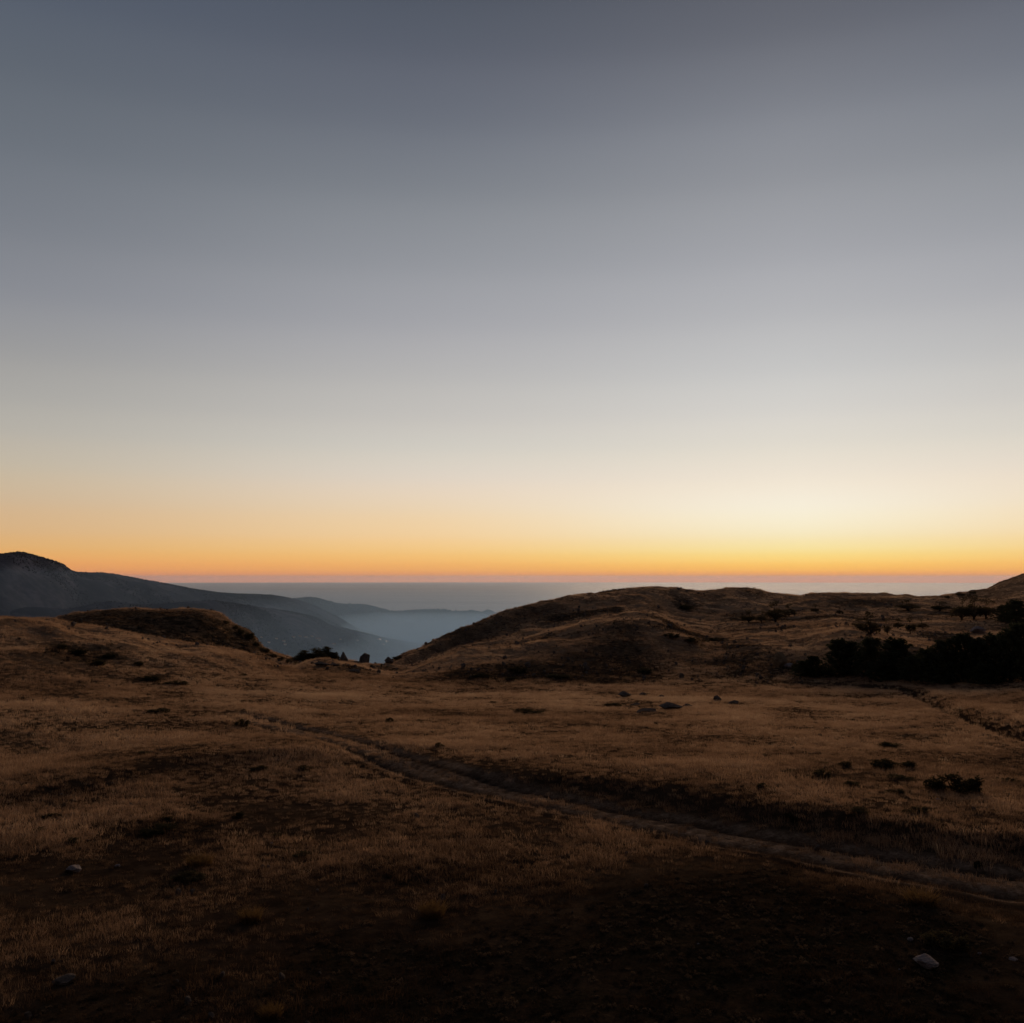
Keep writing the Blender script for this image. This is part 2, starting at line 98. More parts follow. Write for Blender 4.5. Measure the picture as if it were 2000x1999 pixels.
 'ridge': [[(-5569.67,5602.57,-740),(-2368.51,7536.58,-740),(-2000.71,7952.18,-740),(-1912.51,8179.39,-740),(-1848.0,8312.54,-740),(-1758.0,8487.56,-740),(-1624.25,8727.84,-740),(-1495.22,8942.52,-740),(-1357.93,9155.48,-740),(-1241.13,9325.64,-740),(-1119.11,9494.38,-740),(-974.17,9684.47,-740),(-722.38,9990.72,-740),(-634.42,10091.36,-740),(-447.71,10295.78,-740),(-353.92,10393.98,-740),(-220.24,10513.08,-740),(0.0,10700.0,-740),(569.34,10885.12,-825.96),(1688.39,10768.44,-969.91),(7677.91,7736.9,-797.01)],[(-6768.21,6808.18,-474.5),(-2878.19,9158.38,-454.9),(-2415.49,9600.8,-362.82),(-2299.57,9834.74,-335.72),(-2216.93,9972.03,-319.24),(-2102.8,10152.23,-308.9),(-1935.28,10399.14,-361.29),(-1775.58,10619.24,-390.92),(-1607.35,10837.09,-415.27),(-1465.4,11010.79,-463.8),(-1318.12,11182.69,-500.91),(-1144.31,11375.93,-494.94),(-844.98,11686.29,-489.15),(-741.09,11788.01,-512.34),(-521.56,11994.18,-516.07),(-411.77,12092.99,-539.76),(-255.85,12212.71,-585.04),(0.0,12400.0,-661.59),(658.13,12582.8,-865.96),(1951.71,12447.92,-1009.91),(8875.38,8943.57,-837.01)],[(-7402.73,7446.45,-384.5),(-3148.02,10016.98,-364.9),(-2635.08,10473.6,-272.82),(-2504.48,10711.1,-245.72),(-2412.24,10850.58,-229.24),(-2285.34,11033.52,-218.9),(-2099.94,11283.95,-271.29),(-1924.0,11506.92,-300.92),(-1739.39,11727.35,-325.27),(-1584.13,11902.92,-373.8),(-1423.47,12076.5,-410.91),(-1234.39,12271.41,-404.94),(-909.89,12583.95,-399.15),(-797.56,12686.24,-422.34),(-560.66,12893.33,-426.07),(-442.4,12992.47,-449.76),(-274.7,13112.51,-495.04),(0.0,13300.0,-571.59),(705.14,13481.57,-775.96),(2091.12,13337.06,-919.91),(9509.34,9582.4,-747.01)],[(-7755.24,7801.04,-444.5),(-3297.93,10493.98,-424.9),(-2757.07,10958.49,-332.82),(-2618.32,11197.97,-305.72),(-2520.75,11338.66,-289.24),(-2386.75,11523.13,-278.9),(-2191.42,11775.51,-331.29),(-2006.46,12000.07,-360.92),(-1812.75,12221.94,-385.27),(-1650.09,12398.55,-433.8),(-1482.0,12573.06,-470.91),(-1284.43,12768.9,-464.94),(-945.95,13082.65,-459.15),(-828.93,13185.25,-482.34),(-582.38,13392.86,-486.07),(-459.42,13492.18,-509.76),(-285.17,13612.4,-555.04),(0.0,13800.0,-631.59),(731.26,13980.89,-835.96),(2168.57,13831.03,-979.91),(9861.54,9937.3,-807.01)],[(-9235.79,9290.33,-1040),(-3927.53,12497.38,-1040),(-3269.45,12995.02,-1040),(-3096.45,13242.81,-1040),(-2976.48,13388.62,-1040),(-2812.68,13579.48,-1040),(-2575.63,13840.06,-1040),(-2352.78,14071.32,-1040),(-2120.85,14299.22,-1040),(-1927.13,14480.2,-1040),(-1727.83,14658.62,-1040),(-1494.61,14858.35,-1040),(-1097.4,15177.18,-1040),(-960.7,15281.12,-1040),(-673.61,15490.88,-1040),(-530.88,15590.96,-1040),(-329.16,15711.94,-1040),(0.0,15900.0,-1040),(840.94,16078.02,-1040),(2493.85,15905.68,-1040),(11340.77,11427.9,-1040)]],
 'peaks': [[(-11069.82,11133.25,-1040),(-1229.07,15651.81,-1040),(-822.31,15702.87,-1040),(-535.64,15732.35,-1040),(-387.75,15745.47,-1040),(-239.37,15757.21,-1040),(-82.6,15768.07,-1040),(115.75,15779.58,-1040),(330.86,15789.22,-1040),(661.94,15798.34,-1040),(1652.35,15784.48,-1040),(11773.86,11843.41,-1040)],[(-11915.92,11984.2,-686.5),(-1323.01,16848.13,-850.78),(-885.06,16901.23,-771.2),(-576.47,16931.66,-708.5),(-417.29,16945.1,-631.24),(-257.6,16957.07,-691.15),(-88.89,16968.06,-677.8),(124.55,16979.55,-641.54),(356.0,16988.95,-673.95),(712.17,16997.29,-738.44),(1777.28,16977.96,-902.36),(12619.89,12694.43,-756.6)],[(-12338.97,12409.67,-616.5),(-1369.98,17446.29,-780.78),(-916.44,17500.41,-701.2),(-596.89,17531.31,-638.5),(-432.06,17544.92,-561.24),(-266.71,17557.0,-621.15),(-92.03,17568.05,-607.8),(128.95,17579.53,-571.54),(368.57,17588.82,-603.95),(737.29,17596.76,-668.44),(1839.75,17574.7,-832.36),(13042.9,13119.94,-686.6)],[(-12691.51,12764.23,-676.5),(-1409.12,17944.76,-840.78),(-942.59,17999.73,-761.2),(-613.9,18031.02,-698.5),(-444.37,18044.77,-621.24),(-274.3,18056.94,-681.15),(-94.65,18068.04,-667.8),(132.62,18079.52,-631.54),(379.05,18088.71,-663.95),(758.22,18096.32,-728.44),(1891.81,18071.98,-892.36),(13395.41,13474.53,-746.6)],[(-13749.14,13827.92,-1040),(-1526.55,19440.15,-1040),(-1021.03,19497.67,-1040),(-664.94,19530.15,-1040),(-481.3,19544.31,-1040),(-297.09,19556.77,-1040),(-102.51,19568.02,-1040),(143.62,19579.48,-1040),(410.47,19588.38,-1040),(821.01,19595.01,-1040),(2047.98,19563.83,-1040),(14452.94,14538.31,-1040)]],
 'track': [(-28.36,97.35),(-24.03,92.42),(-16.5,79.42),(-8.67,65.57),(-3.33,58.36),(1.37,53.04),(3.73,50.41),(7.37,47.56),(10.26,44.68),(12.99,42.71),(15.97,40.24),(19.53,37.98),(24.76,34.47)],
 'gully': [(56.11,153.81),(58.47,145.18),(55.17,132.91),(49.23,113.27),(46.04,102.29),(42.28,87.45),(40.22,77.44),(38.59,62.05)],
 'foot_path': [(21.15,162.35),(38.01,169.17),(50.85,162.57),(56.11,153.81)],
 'track_w': [(-28.4,2.6),(-16.5,2.2),(-3.3,1.9),(7.4,1.75),(13.0,2.0),(24.8,2.6)],
 'scrub': [(-61.79,140.0,6.04,9,0.9),(-85.51,230.03,24.54,22,1),(-77.58,224.64,20.01,16,1),(-66.23,234.56,7.7,22,1),(-47.64,129.96,2.55,5,0.7),(0.0,177.21,13.06,10,0.8),(17.33,184.44,10.73,14,0.55),(8.78,168.49,14.21,6,0.6),(41.42,226.24,9.08,10,0.9),(22.53,205.11,7.06,16,0.5),(13.07,312.2,7.4,8,0.4),(46.39,185.18,8.54,16,0.7),(84.65,260.89,9.38,10,0.7),(81.07,336.53,9.11,16,0.7),(136.39,371.74,17.71,14,0.6),(75.79,170.84,17.71,18,0.95),(165.11,350.18,12.23,14,0.9),(-8.06,308.13,13.79,20,0.45),(-28.47,181.9,4.36,8,0.5),(63.35,355.52,5.7,10,0.8),(8.59,328.1,10.36,10,0.4),(-57.87,251.91,5.44,7,0.6),(-28.9,240.85,5.11,8,0.7),(15.64,120.16,4.78,5,0.6),(1.76,109.22,2.3,3,0.6),(7.86,30.7,7.92,8,1),(-0.74,29.09,7.66,5,0.9),(7.46,34.58,3.91,3,0.95),(-10.84,28.34,3.99,3,0.5),(-16.31,47.16,2.36,2,0.7),(-3.18,41.15,4.56,3,0.5)],  # hill scrub, then foreground patches that stand in for shade
 'bare': [(63.81,304.8,9.83,10,0.8),(47.47,216.22,9.9,6,0.9),(30.54,201.52,3.75,12,0.8),(0.0,214.38,14.67,4,0.9),(15.03,221.01,7.0,4,0.9),(-61.63,157.18,14.66,5,0.8),(138.05,351.35,13.91,8,0.8)],
 'shrubs': [(23.05,51.5,3.33,1.19,0,'largest sprawling dark juniper on the meadow at right'),(28.06,73.26,1.73,0.58,1,'low juniper highest up the slope above the right juniper patch'),(20.31,60.47,1.07,0.4,2,'narrow low shrub left of the broad juniper mat on the right meadow'),(22.46,60.03,2.23,0.81,3,'broad flat juniper mat left of the largest juniper'),(24.13,60.62,1.37,0.62,1,'thin olive shrub touching the right end of the broad juniper mat'),(17.31,55.34,1.28,0.67,0,'rounded dark shrub alone on tawny grass above the shaded bank'),(13.19,51.8,1.01,0.37,2,'flat dark shrub just above the shaded bank,leftmost of the right meadow shrubs'),(21.72,55.18,1.69,0.44,3,'long dark shrub just left of the largest juniper'),(18.23,53.03,0.94,0.41,1,'sparse olive shrub below the narrow low shrub on the right meadow'),(19.7,50.96,1.21,0.35,2,'flat dark mat below the long shrub near the largest juniper'),(18.77,45.87,1.57,0.42,0,'dark tufted shrub on the lip of the shaded bank below the largest juniper'),(16.17,46.03,1.23,0.36,3,'dark shrub on the lip of the shaded bank,left one of two'),(27.9,56.02,1.71,0.3,1,'thin flat shrub at the right edge of the meadow'),(16.6,64.54,0.77,0.32,2,'small bristly shrub alone in mid meadow at right'),(15.91,56.54,0.62,0.31,1,'small shrub left of the rounded dark shrub'),(19.19,61.3,1.01,0.27,3,'flat brown shrub above the rounded dark shrub'),(18.96,40.52,0.47,0.38,0,'small round dark shrub beside the track at far right'),(13.17,46.7,0.87,0.41,0,'dark shrub low on the shaded bank above the track'),(-11.03,88.75,0.85,0.61,0,'compact dark round shrub on the meadow left of centre'),(-8.3,89.23,0.75,0.28,1,'low olive shrub right of the compact dark shrub left of centre'),(-4.94,67.51,0.86,0.46,2,'spiky dark shrub on tawny grass just above the track'),(-3.41,71.41,0.6,0.19,1,'tiny flat shrub right of the spiky dark shrub above the track'),(1.68,104.26,3.84,0.88,3,'wide dull green shrub mat in the middle of the meadow'),(-2.38,120.24,1.27,0.44,2,'small dark cushion shrub near the foot of the right hill'),(-1.24,53.26,0.45,0.25,0,'small dark tussock shrub on the lower verge of the track'),(7.01,62.54,0.86,0.23,3,'flat brown shrub in open grass right of centre above the bank'),(-23.21,84.43,1.47,1.01,0,'dark bush at the far left end of the dirt track'),(-34.16,94.89,2.65,0.64,3,'dark low scrub bush on the meadow in front of the left hill'),(-34.4,72.06,1.43,0.42,2,'flat dark shrub near the left edge of the middle meadow'),(-24.5,65.52,1.03,0.37,1,'small dark shrub above the left bank edge'),(-15.64,60.86,1.39,0.46,3,'broad dark shrub below the start of the track'),(-12.74,61.14,1.25,0.39,2,'dark shrub below the track,right of the broad one'),(-22.95,49.26,1.2,0.4,0,'dark shrub in the left foreground nearest the bank'),(-22.28,46.53,0.87,0.33,1,'dark shrub close to the left edge,just below another'),(-17.02,48.89,0.71,0.33,2,'small dark shrub in the left foreground grass'),(-16.71,46.8,2.14,0.37,3,'long dark mat of scrub in the left foreground'),(-13.59,49.37,0.86,0.4,0,'round dark shrub in the foreground left of centre'),(-11.07,46.26,0.8,0.25,1,'flat dark shrub below the round dark shrub left of centre'),(-9.05,42.55,1.01,0.32,3,'dark green mat in the foreground left of centre,lowest of its row'),(-19.99,44.98,0.83,0.36,2,'dark shrub above the pale broken rock at left'),(-12.77,39.42,1.57,0.44,3,'broad dark scrub right of the two pale stones at left'),(13.44,31.06,1.6,0.61,0,'large black looking shrub in the lower right foreground above the boulder'),(-47.15,128.64,3.03,0.87,2,'dark scrub bush at the foot of the left hill'),(-43.31,126.67,3.52,0.85,3,'wide dark scrub mat at the foot of the left hill'),(-39.86,145.59,1.75,0.64,1,'small flat shrub at the right foot of the left hill'),(11.78,116.11,2.46,0.61,3,'dark shrub mat at the left end of the grey rock outcrop'),(-64.99,141.33,2.78,0.98,0,'dark scrub bush high on the left hill slope,leftmost of its patch'),(-62.31,140.34,3.23,1.05,1,'dark scrub bush in the middle of the left hill patch'),(-56.76,133.42,3.36,1.07,2,'greenish scrub bush at the bottom of the left hill patch'),(-58.28,142.17,2.43,0.81,3,'scrub bush at the right end of the left hill patch'),(-53.45,140.29,2.69,0.79,0,'scrub bush between the left hill patch and its foot'),(-69.94,247.55,1.76,1.35,1,'small round bush on the broken right edge of the flat topped hill'),(-65.86,245.05,3.21,2.14,2,'largest dark bush on the steep right end of the flat topped hill'),(-63.45,242.84,2.11,1.45,3,'dark bush below the largest one on the flat topped hill'),(-59.02,242.02,2.36,1.31,0,'dark bush low down the right end of the flat topped hill'),(-56.98,241.47,1.57,1.31,1,'tiny dark bush left of the gap beside the tree clump'),(-53.97,237.68,2.31,1.28,2,'dark bush just left of the tree clump in the saddle'),(-61.6,243.14,3.43,1.85,3,'rough dark bush on the slope between the flat topped hill and the saddle'),(-67.79,244.53,3.47,1.87,0,'dark bush just left of the largest one on the flat topped hill'),(-71.89,245.71,2.43,1.21,1,'low dark bush at the top of the steep end of the flat topped hill'),(-50.02,227.08,1.96,1.1,2,'low dark bush touching the left foot of the tree clump'),(62.22,349.27,6.35,2.24,3,'dark bush in a hollow below the crest of the right hill'),(33.98,209.61,4.47,1.34,0,'left dark bush in the long shaded hollow of the right hill'),(39.15,210.93,6.32,1.47,1,'middle dark bush in the long shaded hollow of the right hill'),(46.6,222.83,5.27,1.32,2,'right dark bush in the long shaded hollow of the right hill'),(-5.35,171.07,3.96,1.26,3,'dark bush at the foot of the right hill,leftmost'),(0.93,178.06,4.69,1.5,0,'dark bush on the lower face of the right hill'),(8.07,172.02,5.44,1.27,1,'wide dark bush at the foot of the right hill below the spur'),(0.0,168.37,3.19,0.89,2,'low bush at the foot of the right hill between two larger ones'),(24.46,180.34,3.45,1.53,3,'dark bush at the right foot of the stony spur'),(177.72,398.76,4.14,1.84,0,'small bush on the far skyline at right,left of a pair'),(191.56,416.97,4.83,1.69,1,'small bush on the far skyline at right,right of a pair'),(209.87,444.57,4.14,1.55,2,'tiny bush on the far skyline where the right slope rises'),(-32.37,276.73,4.11,1.47,3,'flat topped spiky shrub on the left end of the right hill'),(-31.93,239.96,0.64,1.27,0,'tiny upright shrub standing in the bottom of the gap'),(-33.47,234.96,1.37,1.12,1,'small dark bush at the foot of the standing rock'),(51.67,176.85,3.3,2.13,2,'dark shrub in front of the left end of the pine stand'),(54.74,171.49,3.79,2.27,3,'dark shrub among the left pines at their foot')],
 'rocks': [(12.29,29.73,0.78,0.36,0,'large pale boulder in the dark lower right foreground'),(-18.0,40.92,0.75,0.33,1,'pale broken rock in the left foreground,larger of two'),(-16.41,41.35,0.28,0.14,2,'small white stone right of the pale broken rock at left'),(-13.37,29.92,0.69,0.26,3,'low grey stone near the lower left corner'),(15.06,30.1,0.35,0.07,4,'flat pinkish stone at the right edge of the foreground'),(12.57,31.54,0.21,0.14,2,'small pale stone above the large pale boulder'),(5.84,31.35,0.1,0.07,2,'tiny white stone alone in the dark foreground right of centre'),(11.42,29.52,0.1,0.07,1,'tiny white stone left of the large pale boulder'),(14.25,30.49,0.14,0.09,2,'tiny pale stone right of the large pale boulder'),(-10.89,44.95,0.15,0.1,2,'tiny white stone beside a dark shrub in the foreground left of centre'),(21.13,49.1,0.34,0.14,1,'white stone on the meadow just below the largest juniper'),(15.13,132.09,2.24,0.77,5,'dark hump of rock at the left top of the grey outcrop'),(18.34,138.06,1.32,0.66,1,'small grey rock at the top of the grey outcrop'),(19.99,132.37,1.13,0.56,3,'small grey rock at the top right of the grey outcrop'),(17.89,110.9,2.96,0.77,5,'largest dark grey rock of the meadow outcrop'),(14.39,105.6,2.47,0.56,4,'low dark grey slab at the bottom of the meadow outcrop'),(20.37,114.43,1.35,0.55,1,'grey rock right of the largest rock of the outcrop'),(14.6,116.84,1.36,0.37,3,'flat grey rock in the middle of the outcrop'),(26.46,126.73,1.23,0.89,0,'upright purple grey rock right of the outcrop'),(27.41,121.9,1.58,0.53,3,'low purple grey rock at the right end of the outcrop'),(49.77,182.01,2.78,3.38,6,'tall tan rounded boulder left of the dark pines'),(124.34,261.19,4.26,2.13,1,'pale grey rock among the upper dark trees at right'),(51.08,181.25,1.98,0.99,3,'low pale rock beside the tall tan boulder'),(57.37,169.21,2.44,0.66,4,'flat grey rock at the foot of the pines,left one'),(59.66,167.0,1.68,0.65,1,'flat grey rock at the foot of the pines,right one'),(-43.07,251.34,2.28,3.06,5,'angular dark rock with a point,between tree clump and standing rock'),(-38.38,255.13,2.58,2.68,7,'tall standing rock on the skyline of the saddle'),(-40.65,252.75,3.5,0.96,3,'low sloping rock ledge left of the standing rock'),(-32.58,259.97,2.76,1.96,5,'reddish rock on the right side of the gap'),(-34.62,178.29,3.25,0.86,5,'dark rocks on top of the small knoll below the tree clump'),(-33.15,182.52,2.54,0.78,1,'dark rock on the right side of the small knoll'),(-28.76,177.83,2.84,0.66,4,'dark flat rock on the slope right of the knoll'),(64.33,376.71,1.81,1.01,0,'dark knob of rock on the crest of the right hill'),(67.2,375.68,1.21,0.8,2,'small rock on the crest just right of the dark knob'),(72.71,380.8,1.63,0.82,3,'low rock on the crest,right of two others')],
 'pines': [(50.98,171.5,3.84,2.78,0,'young dark pine at the left end of the pine stand'),(52.35,169.56,4.03,3.68,1,'dark pine behind the shrubs,second from the left of the stand'),(56.34,169.04,4.95,6.15,2,'tall dark pine,leftmost of the tall ones in the stand'),(58.35,168.49,4.5,5.54,0,'dark pine close right of the leftmost tall pine'),(60.59,165.5,5.12,6.39,1,'dark pine with a pointed top in the middle of the left group'),(64.05,163.55,6.43,6.37,2,'broad dark pine at the right of the left group'),(64.73,157.56,4.95,4.12,0,'short dark pine in the dip between the two groups'),(65.66,154.54,5.09,5.22,1,'dark pine at the left edge of the right group'),(67.33,151.95,5.25,6.6,2,'tall dark pine in the right group,left of three'),(69.13,150.52,5.44,7.29,0,'tallest dark pine of the right group by the grey rock'),(69.91,147.06,5.14,6.61,1,'dark pine below the pale grey rock'),(71.8,145.9,5.14,6.88,2,'dark pine right of the pale grey rock'),(73.08,143.9,5.3,7.52,0,'tall dark pine near the right edge'),(74.16,142.23,5.67,8.17,1,'dark pine cut by the right edge of the picture'),(60.82,160.23,4.33,3.4,2,'small dark pine at the foot of the left group'),(65.65,150.84,4.16,2.84,0,'small dark pine at the foot of the right group'),(69.21,142.77,4.61,3.01,1,'small dark pine at the foot of the stand near the right edge'),(144.67,280.34,7.97,7.08,2,'dark pine on the upper slope at the right edge'),(148.13,294.14,6.66,4.83,0,'dark pine on the upper slope left of the right edge')],
 'trees': [(83.31,308.99,7.28,6.4,0,'open crowned tree,largest on the plateau of the right hill'),(75.28,311.27,4.31,4.16,1,'small tree left of the largest plateau tree'),(78.73,308.84,3.49,3.51,2,'small tree between the largest plateau tree and the one left of it'),(92.38,326.08,4.57,4.41,0,'small tree right of the largest plateau tree'),(106.16,342.33,2.72,2.87,1,'tiny tree standing alone right of the plateau trees'),(113.99,340.06,2.27,2.51,2,'tiny tree in the middle of the plateau'),(72.45,197.91,4.08,4.85,0,'tree with narrow foot and wide top above the pines'),(77.1,217.02,2.72,2.3,1,'low tree left of the tree with the wide top'),(90.4,235.81,1.49,3.79,2,'thin sapling above the pines'),(108.06,273.91,2.98,2.94,0,'small round tree right of the thin sapling'),(104.16,255.97,2.56,4.42,1,'slender tree on bare slope above the pines'),(116.77,278.27,3.3,2.72,2,'small reddish tree right of the slender tree'),(142.57,352.05,9.28,3.8,0,'wide bushy tree in the shadow below the skyline'),(153.63,350.78,5.8,3.45,1,'low tree on the upper right slope'),(140.97,306.68,6.25,7.09,2,'dark bushy tree,left of the upper right cluster'),(144.23,305.41,6.54,7.77,0,'dark bushy tree,middle of the upper right cluster'),(147.25,303.71,5.68,6.41,1,'dark bushy tree,right of the upper right cluster'),(-53.33,251.41,4.87,2.49,3,'round dark tree at the left of the clump in the saddle'),(-50.63,252.98,5.16,3.11,4,'round dark tree in the middle of the clump in the saddle'),(-47.77,252.52,5.14,3.83,3,'tallest round dark tree at the right of the clump in the saddle'),(-45.4,251.94,3.5,1.95,4,'low dark tree right of the clump in the saddle'),(-51.0,247.81,4.53,2.0,4,'lower dark tree in front of the clump,left one'),(-48.14,248.38,4.79,2.42,3,'lower dark tree in front of the clump,right one')],
 'tussocks': [(-2.81,35.29,0.97,0.48,0,'yellowest dry grass tussock in the dark foreground centre'),(14.36,34.96,1.19,0.48,1,'tawny dry tussock below the track at right'),(-9.15,34.98,0.84,0.46,0,'tawny tussock in the foreground left of centre'),(-6.59,27.5,0.65,0.36,1,'dry tussock at the lower edge left of centre'),(-13.03,41.47,1.14,0.46,0,'dry tussock left of the yellowest tussock')],
 'houses': [(-1125.05,5677.63,27.4,0.2,0,'largest pale house on the valley slope above the tree clump'),(-967.55,7144.93,26.6,0.5,1,'lit house left of the brightest light in the valley'),(-916.04,7181.4,22.9,-0.3,1,'house with the brightest light on the hazy valley floor'),(-1172.08,5561.74,17.9,0.1,0,'pale house just left of the largest one on the valley slope'),(-1207.4,5407.28,17.5,0.7,0,'pale house,left end of the upper row in the valley'),(-1192.98,5510.09,14.8,0.2,0,'small pale house in the upper row of the valley,second from left'),(-1159.11,5668.59,15.2,-0.2,0,'small pale house just above the largest one on the valley slope'),(-1227.68,5265.38,17.1,0.4,0,'pale house near the flat topped hill,upper of two'),(-1213.19,5227.77,16.9,0.1,0,'pale house near the flat topped hill,lower of two'),(-1067.74,5870.25,22.0,0.3,0,'pale house directly above the angular rock in the valley'),(-900.08,6860.86,18.2,0,0,'small dim house just below the two lights in the valley'),(-1263.88,5254.75,14.2,0.3,0,'dim house above the steep end of the flat topped hill'),(-1273.8,5130.01,13.9,0.6,0,'dim house close to the bush on the steep end of the flat topped hill'),(-1070.25,6110.22,13.1,0.2,0,'tiny dim house right of the largest pale house'),(-1314.45,5129.86,11.1,0.1,0,'dim house,leftmost in the hazy valley'),(-1016.69,6439.2,13.7,0.1,0,'tiny dim house between the largest pale house and the lights')],
}
# ---------------------------------------------------------------- terrain maths
def pchip(xk, yk, x):
    xk = np.asarray(xk, float); yk = np.asarray(yk, float)
    h = np.diff(xk); d = np.diff(yk) / h
    m = np.zeros_like(yk)
    w1 = 2*h[1:] + h[:-1]; w2 = h[1:] + 2*h[:-1]
    same = d[:-1]*d[1:] > 0
    with np.errstate(divide='ignore', invalid='ignore'):
        mm = (w1 + w2) / (w1/d[:-1] + w2/d[1:])
    m[1:-1] = np.where(same, mm, 0.0)
    m[0] = d[0]; m[-1] = d[-1]
    x = np.clip(x, xk[0], xk[-1])
    i = np.clip(np.searchsorted(xk, x, side='right') - 1, 0, len(h) - 1)
    t = (x - xk[i]) / h[i]; t2 = t*t; t3 = t2*t
    return ((2*t3 - 3*t2 + 1)*yk[i] + (t3 - 2*t2 + t)*h[i]*m[i]
            + (-2*t3 + 3*t2)*yk[i+1] + (t3 - t2)*h[i]*m[i+1])

def sstep(a, b, x):
    t = np.clip((x - a) / (b - a), 0, 1)
    return t*t*(3 - 2*t)

def _hash(ix, iy, seed):
    n = (ix.astype(np.int64)*374761393 + iy.astype(np.int64)*668265263 + seed*1442695041) & 0x7fffffff
    n = (n ^ (n >> 13)) * 1274126177 & 0x7fffffff
    return ((n ^ (n >> 16)) & 0xffff) / 65535.0

def gnoise(x, y, seed=0):
    ix = np.floor(x); iy = np.floor(y); fx = x - ix; fy = y - iy
    u = fx*fx*fx*(fx*(fx*6 - 15) + 10); v = fy*fy*fy*(fy*(fy*6 - 15) + 10)
    def g(dx, dy):
        a = _hash(ix + dx, iy + dy, seed) * 2*np.pi
        return np.cos(a)*(fx - dx) + np.sin(a)*(fy - dy)
    a = g(0, 0); b = g(1, 0); c = g(0, 1); d = g(1, 1)
    return 1.4*(a + u*(b - a) + v*(c - a) + u*v*(a - b - c + d))

def fbm(x, y, wave, octs=4, seed=0, gain=0.5):
    s = 0; amp = 1.0; f = 1.0/wave; tot = 0
    for o in range(octs):
        s = s + amp*gnoise(x*f + 17.3*o, y*f - 9.1*o, seed + o); tot += amp
        amp *= gain; f *= 2.03
    return s/tot

def ridged(x, y, wave, octs=4, seed=0):
    s = 0; amp = 1.0; f = 1.0/wave; tot = 0
    for o in range(octs):
        s = s + amp*(1 - 2*np.abs(gnoise(x*f + 3.7*o, y*f + 5.9*o, seed + o))); tot += amp
        amp *= 0.5; f *= 2.03
    return s/tot

def seg_dist(x, y, line):
    """distance to a polyline and the signed side offset"""
    best = np.full(x.shape, 1e9); side = np.zeros(x.shape)
    for (ax, ay), (bx, by) in zip(line[:-1], line[1:]):
        vx, vy = bx - ax, by - ay; L2 = vx*vx + vy*vy
        t = np.clip(((x - ax)*vx + (y - ay)*vy)/L2, 0, 1)
        dx = x - (ax + t*vx); dy = y - (ay + t*vy); d = np.hypot(dx, dy)
        up = d < best
        side = np.where(up, np.sign(vx*dy - vy*dx)*d, side); best = np.where(up, d, best)
    return best, side

class Field:
    """height sheet on radial rows; every line is a ridge, foot or hollow given in metres"""
    def __init__(self, lines, az, r):
        self.az = az; self.r = r
        R = []; Z = []
        for L in lines:
            L = np.array(L, float)
            a = np.arctan2(L[:, 0], L[:, 1]); o = np.argsort(a); a = a[o]
            R.append(pchip(a, np.hypot(L[o, 0], L[o, 1]), az)); Z.append(pchip(a, L[o, 2], az))
        R = np.array(R); Z = np.array(Z)
        for k in range(1, len(R)):
            R[k] = np.maximum(R[k], R[k-1]*1.004 + 0.4)
        self.R = R
        self.H = np.empty((len(az), len(r)))
        for i in range(len(az)):
            self.H[i] = pchip(R[:, i], Z[:, i], r)
        self.X = np.sin(az)[:, None]*r[None]; self.Y = np.cos(az)[:, None]*r[None]
    def lineR(self, k):
        return self.R[k][:, None]
    def sample(self, F, x, y):
        a = np.arctan2(x, y); r = np.hypot(x, y)
        i = np.clip(np.searchsorted(self.az, a) - 1, 0, len(self.az) - 2)
        j = np.clip(np.searchsorted(self.r, r) - 1, 0, len(self.r) - 2)
        u = np.clip((a - self.az[i])/(self.az[i+1] - self.az[i]), 0, 1)
        v = np.clip((r - self.r[j])/(self.r[j+1] - self.r[j]), 0, 1)
        return (F[i, j]*(1-u)*(1-v) + F[i+1, j]*u*(1-v) + F[i, j+1]*(1-u)*v + F[i+1, j+1]*u*v)
    def z(self, x, y):
        return self.sample(self.H, np.asarray(x, float), np.asarray(y, float))

def near_rows():
    r = [0.6, 2, 4, 7, 10, 13, 15.5, 17.5]
    while r[-1] < 700:
        q = r[-1]; r.append(q + min(0.085*(q/20)**1.9, 1.15 if q < 430 else 1.15 + (q-430)*0.03))
    while r[-1] < 3000: r.append(r[-1]*1.06)
    return np.array(r)

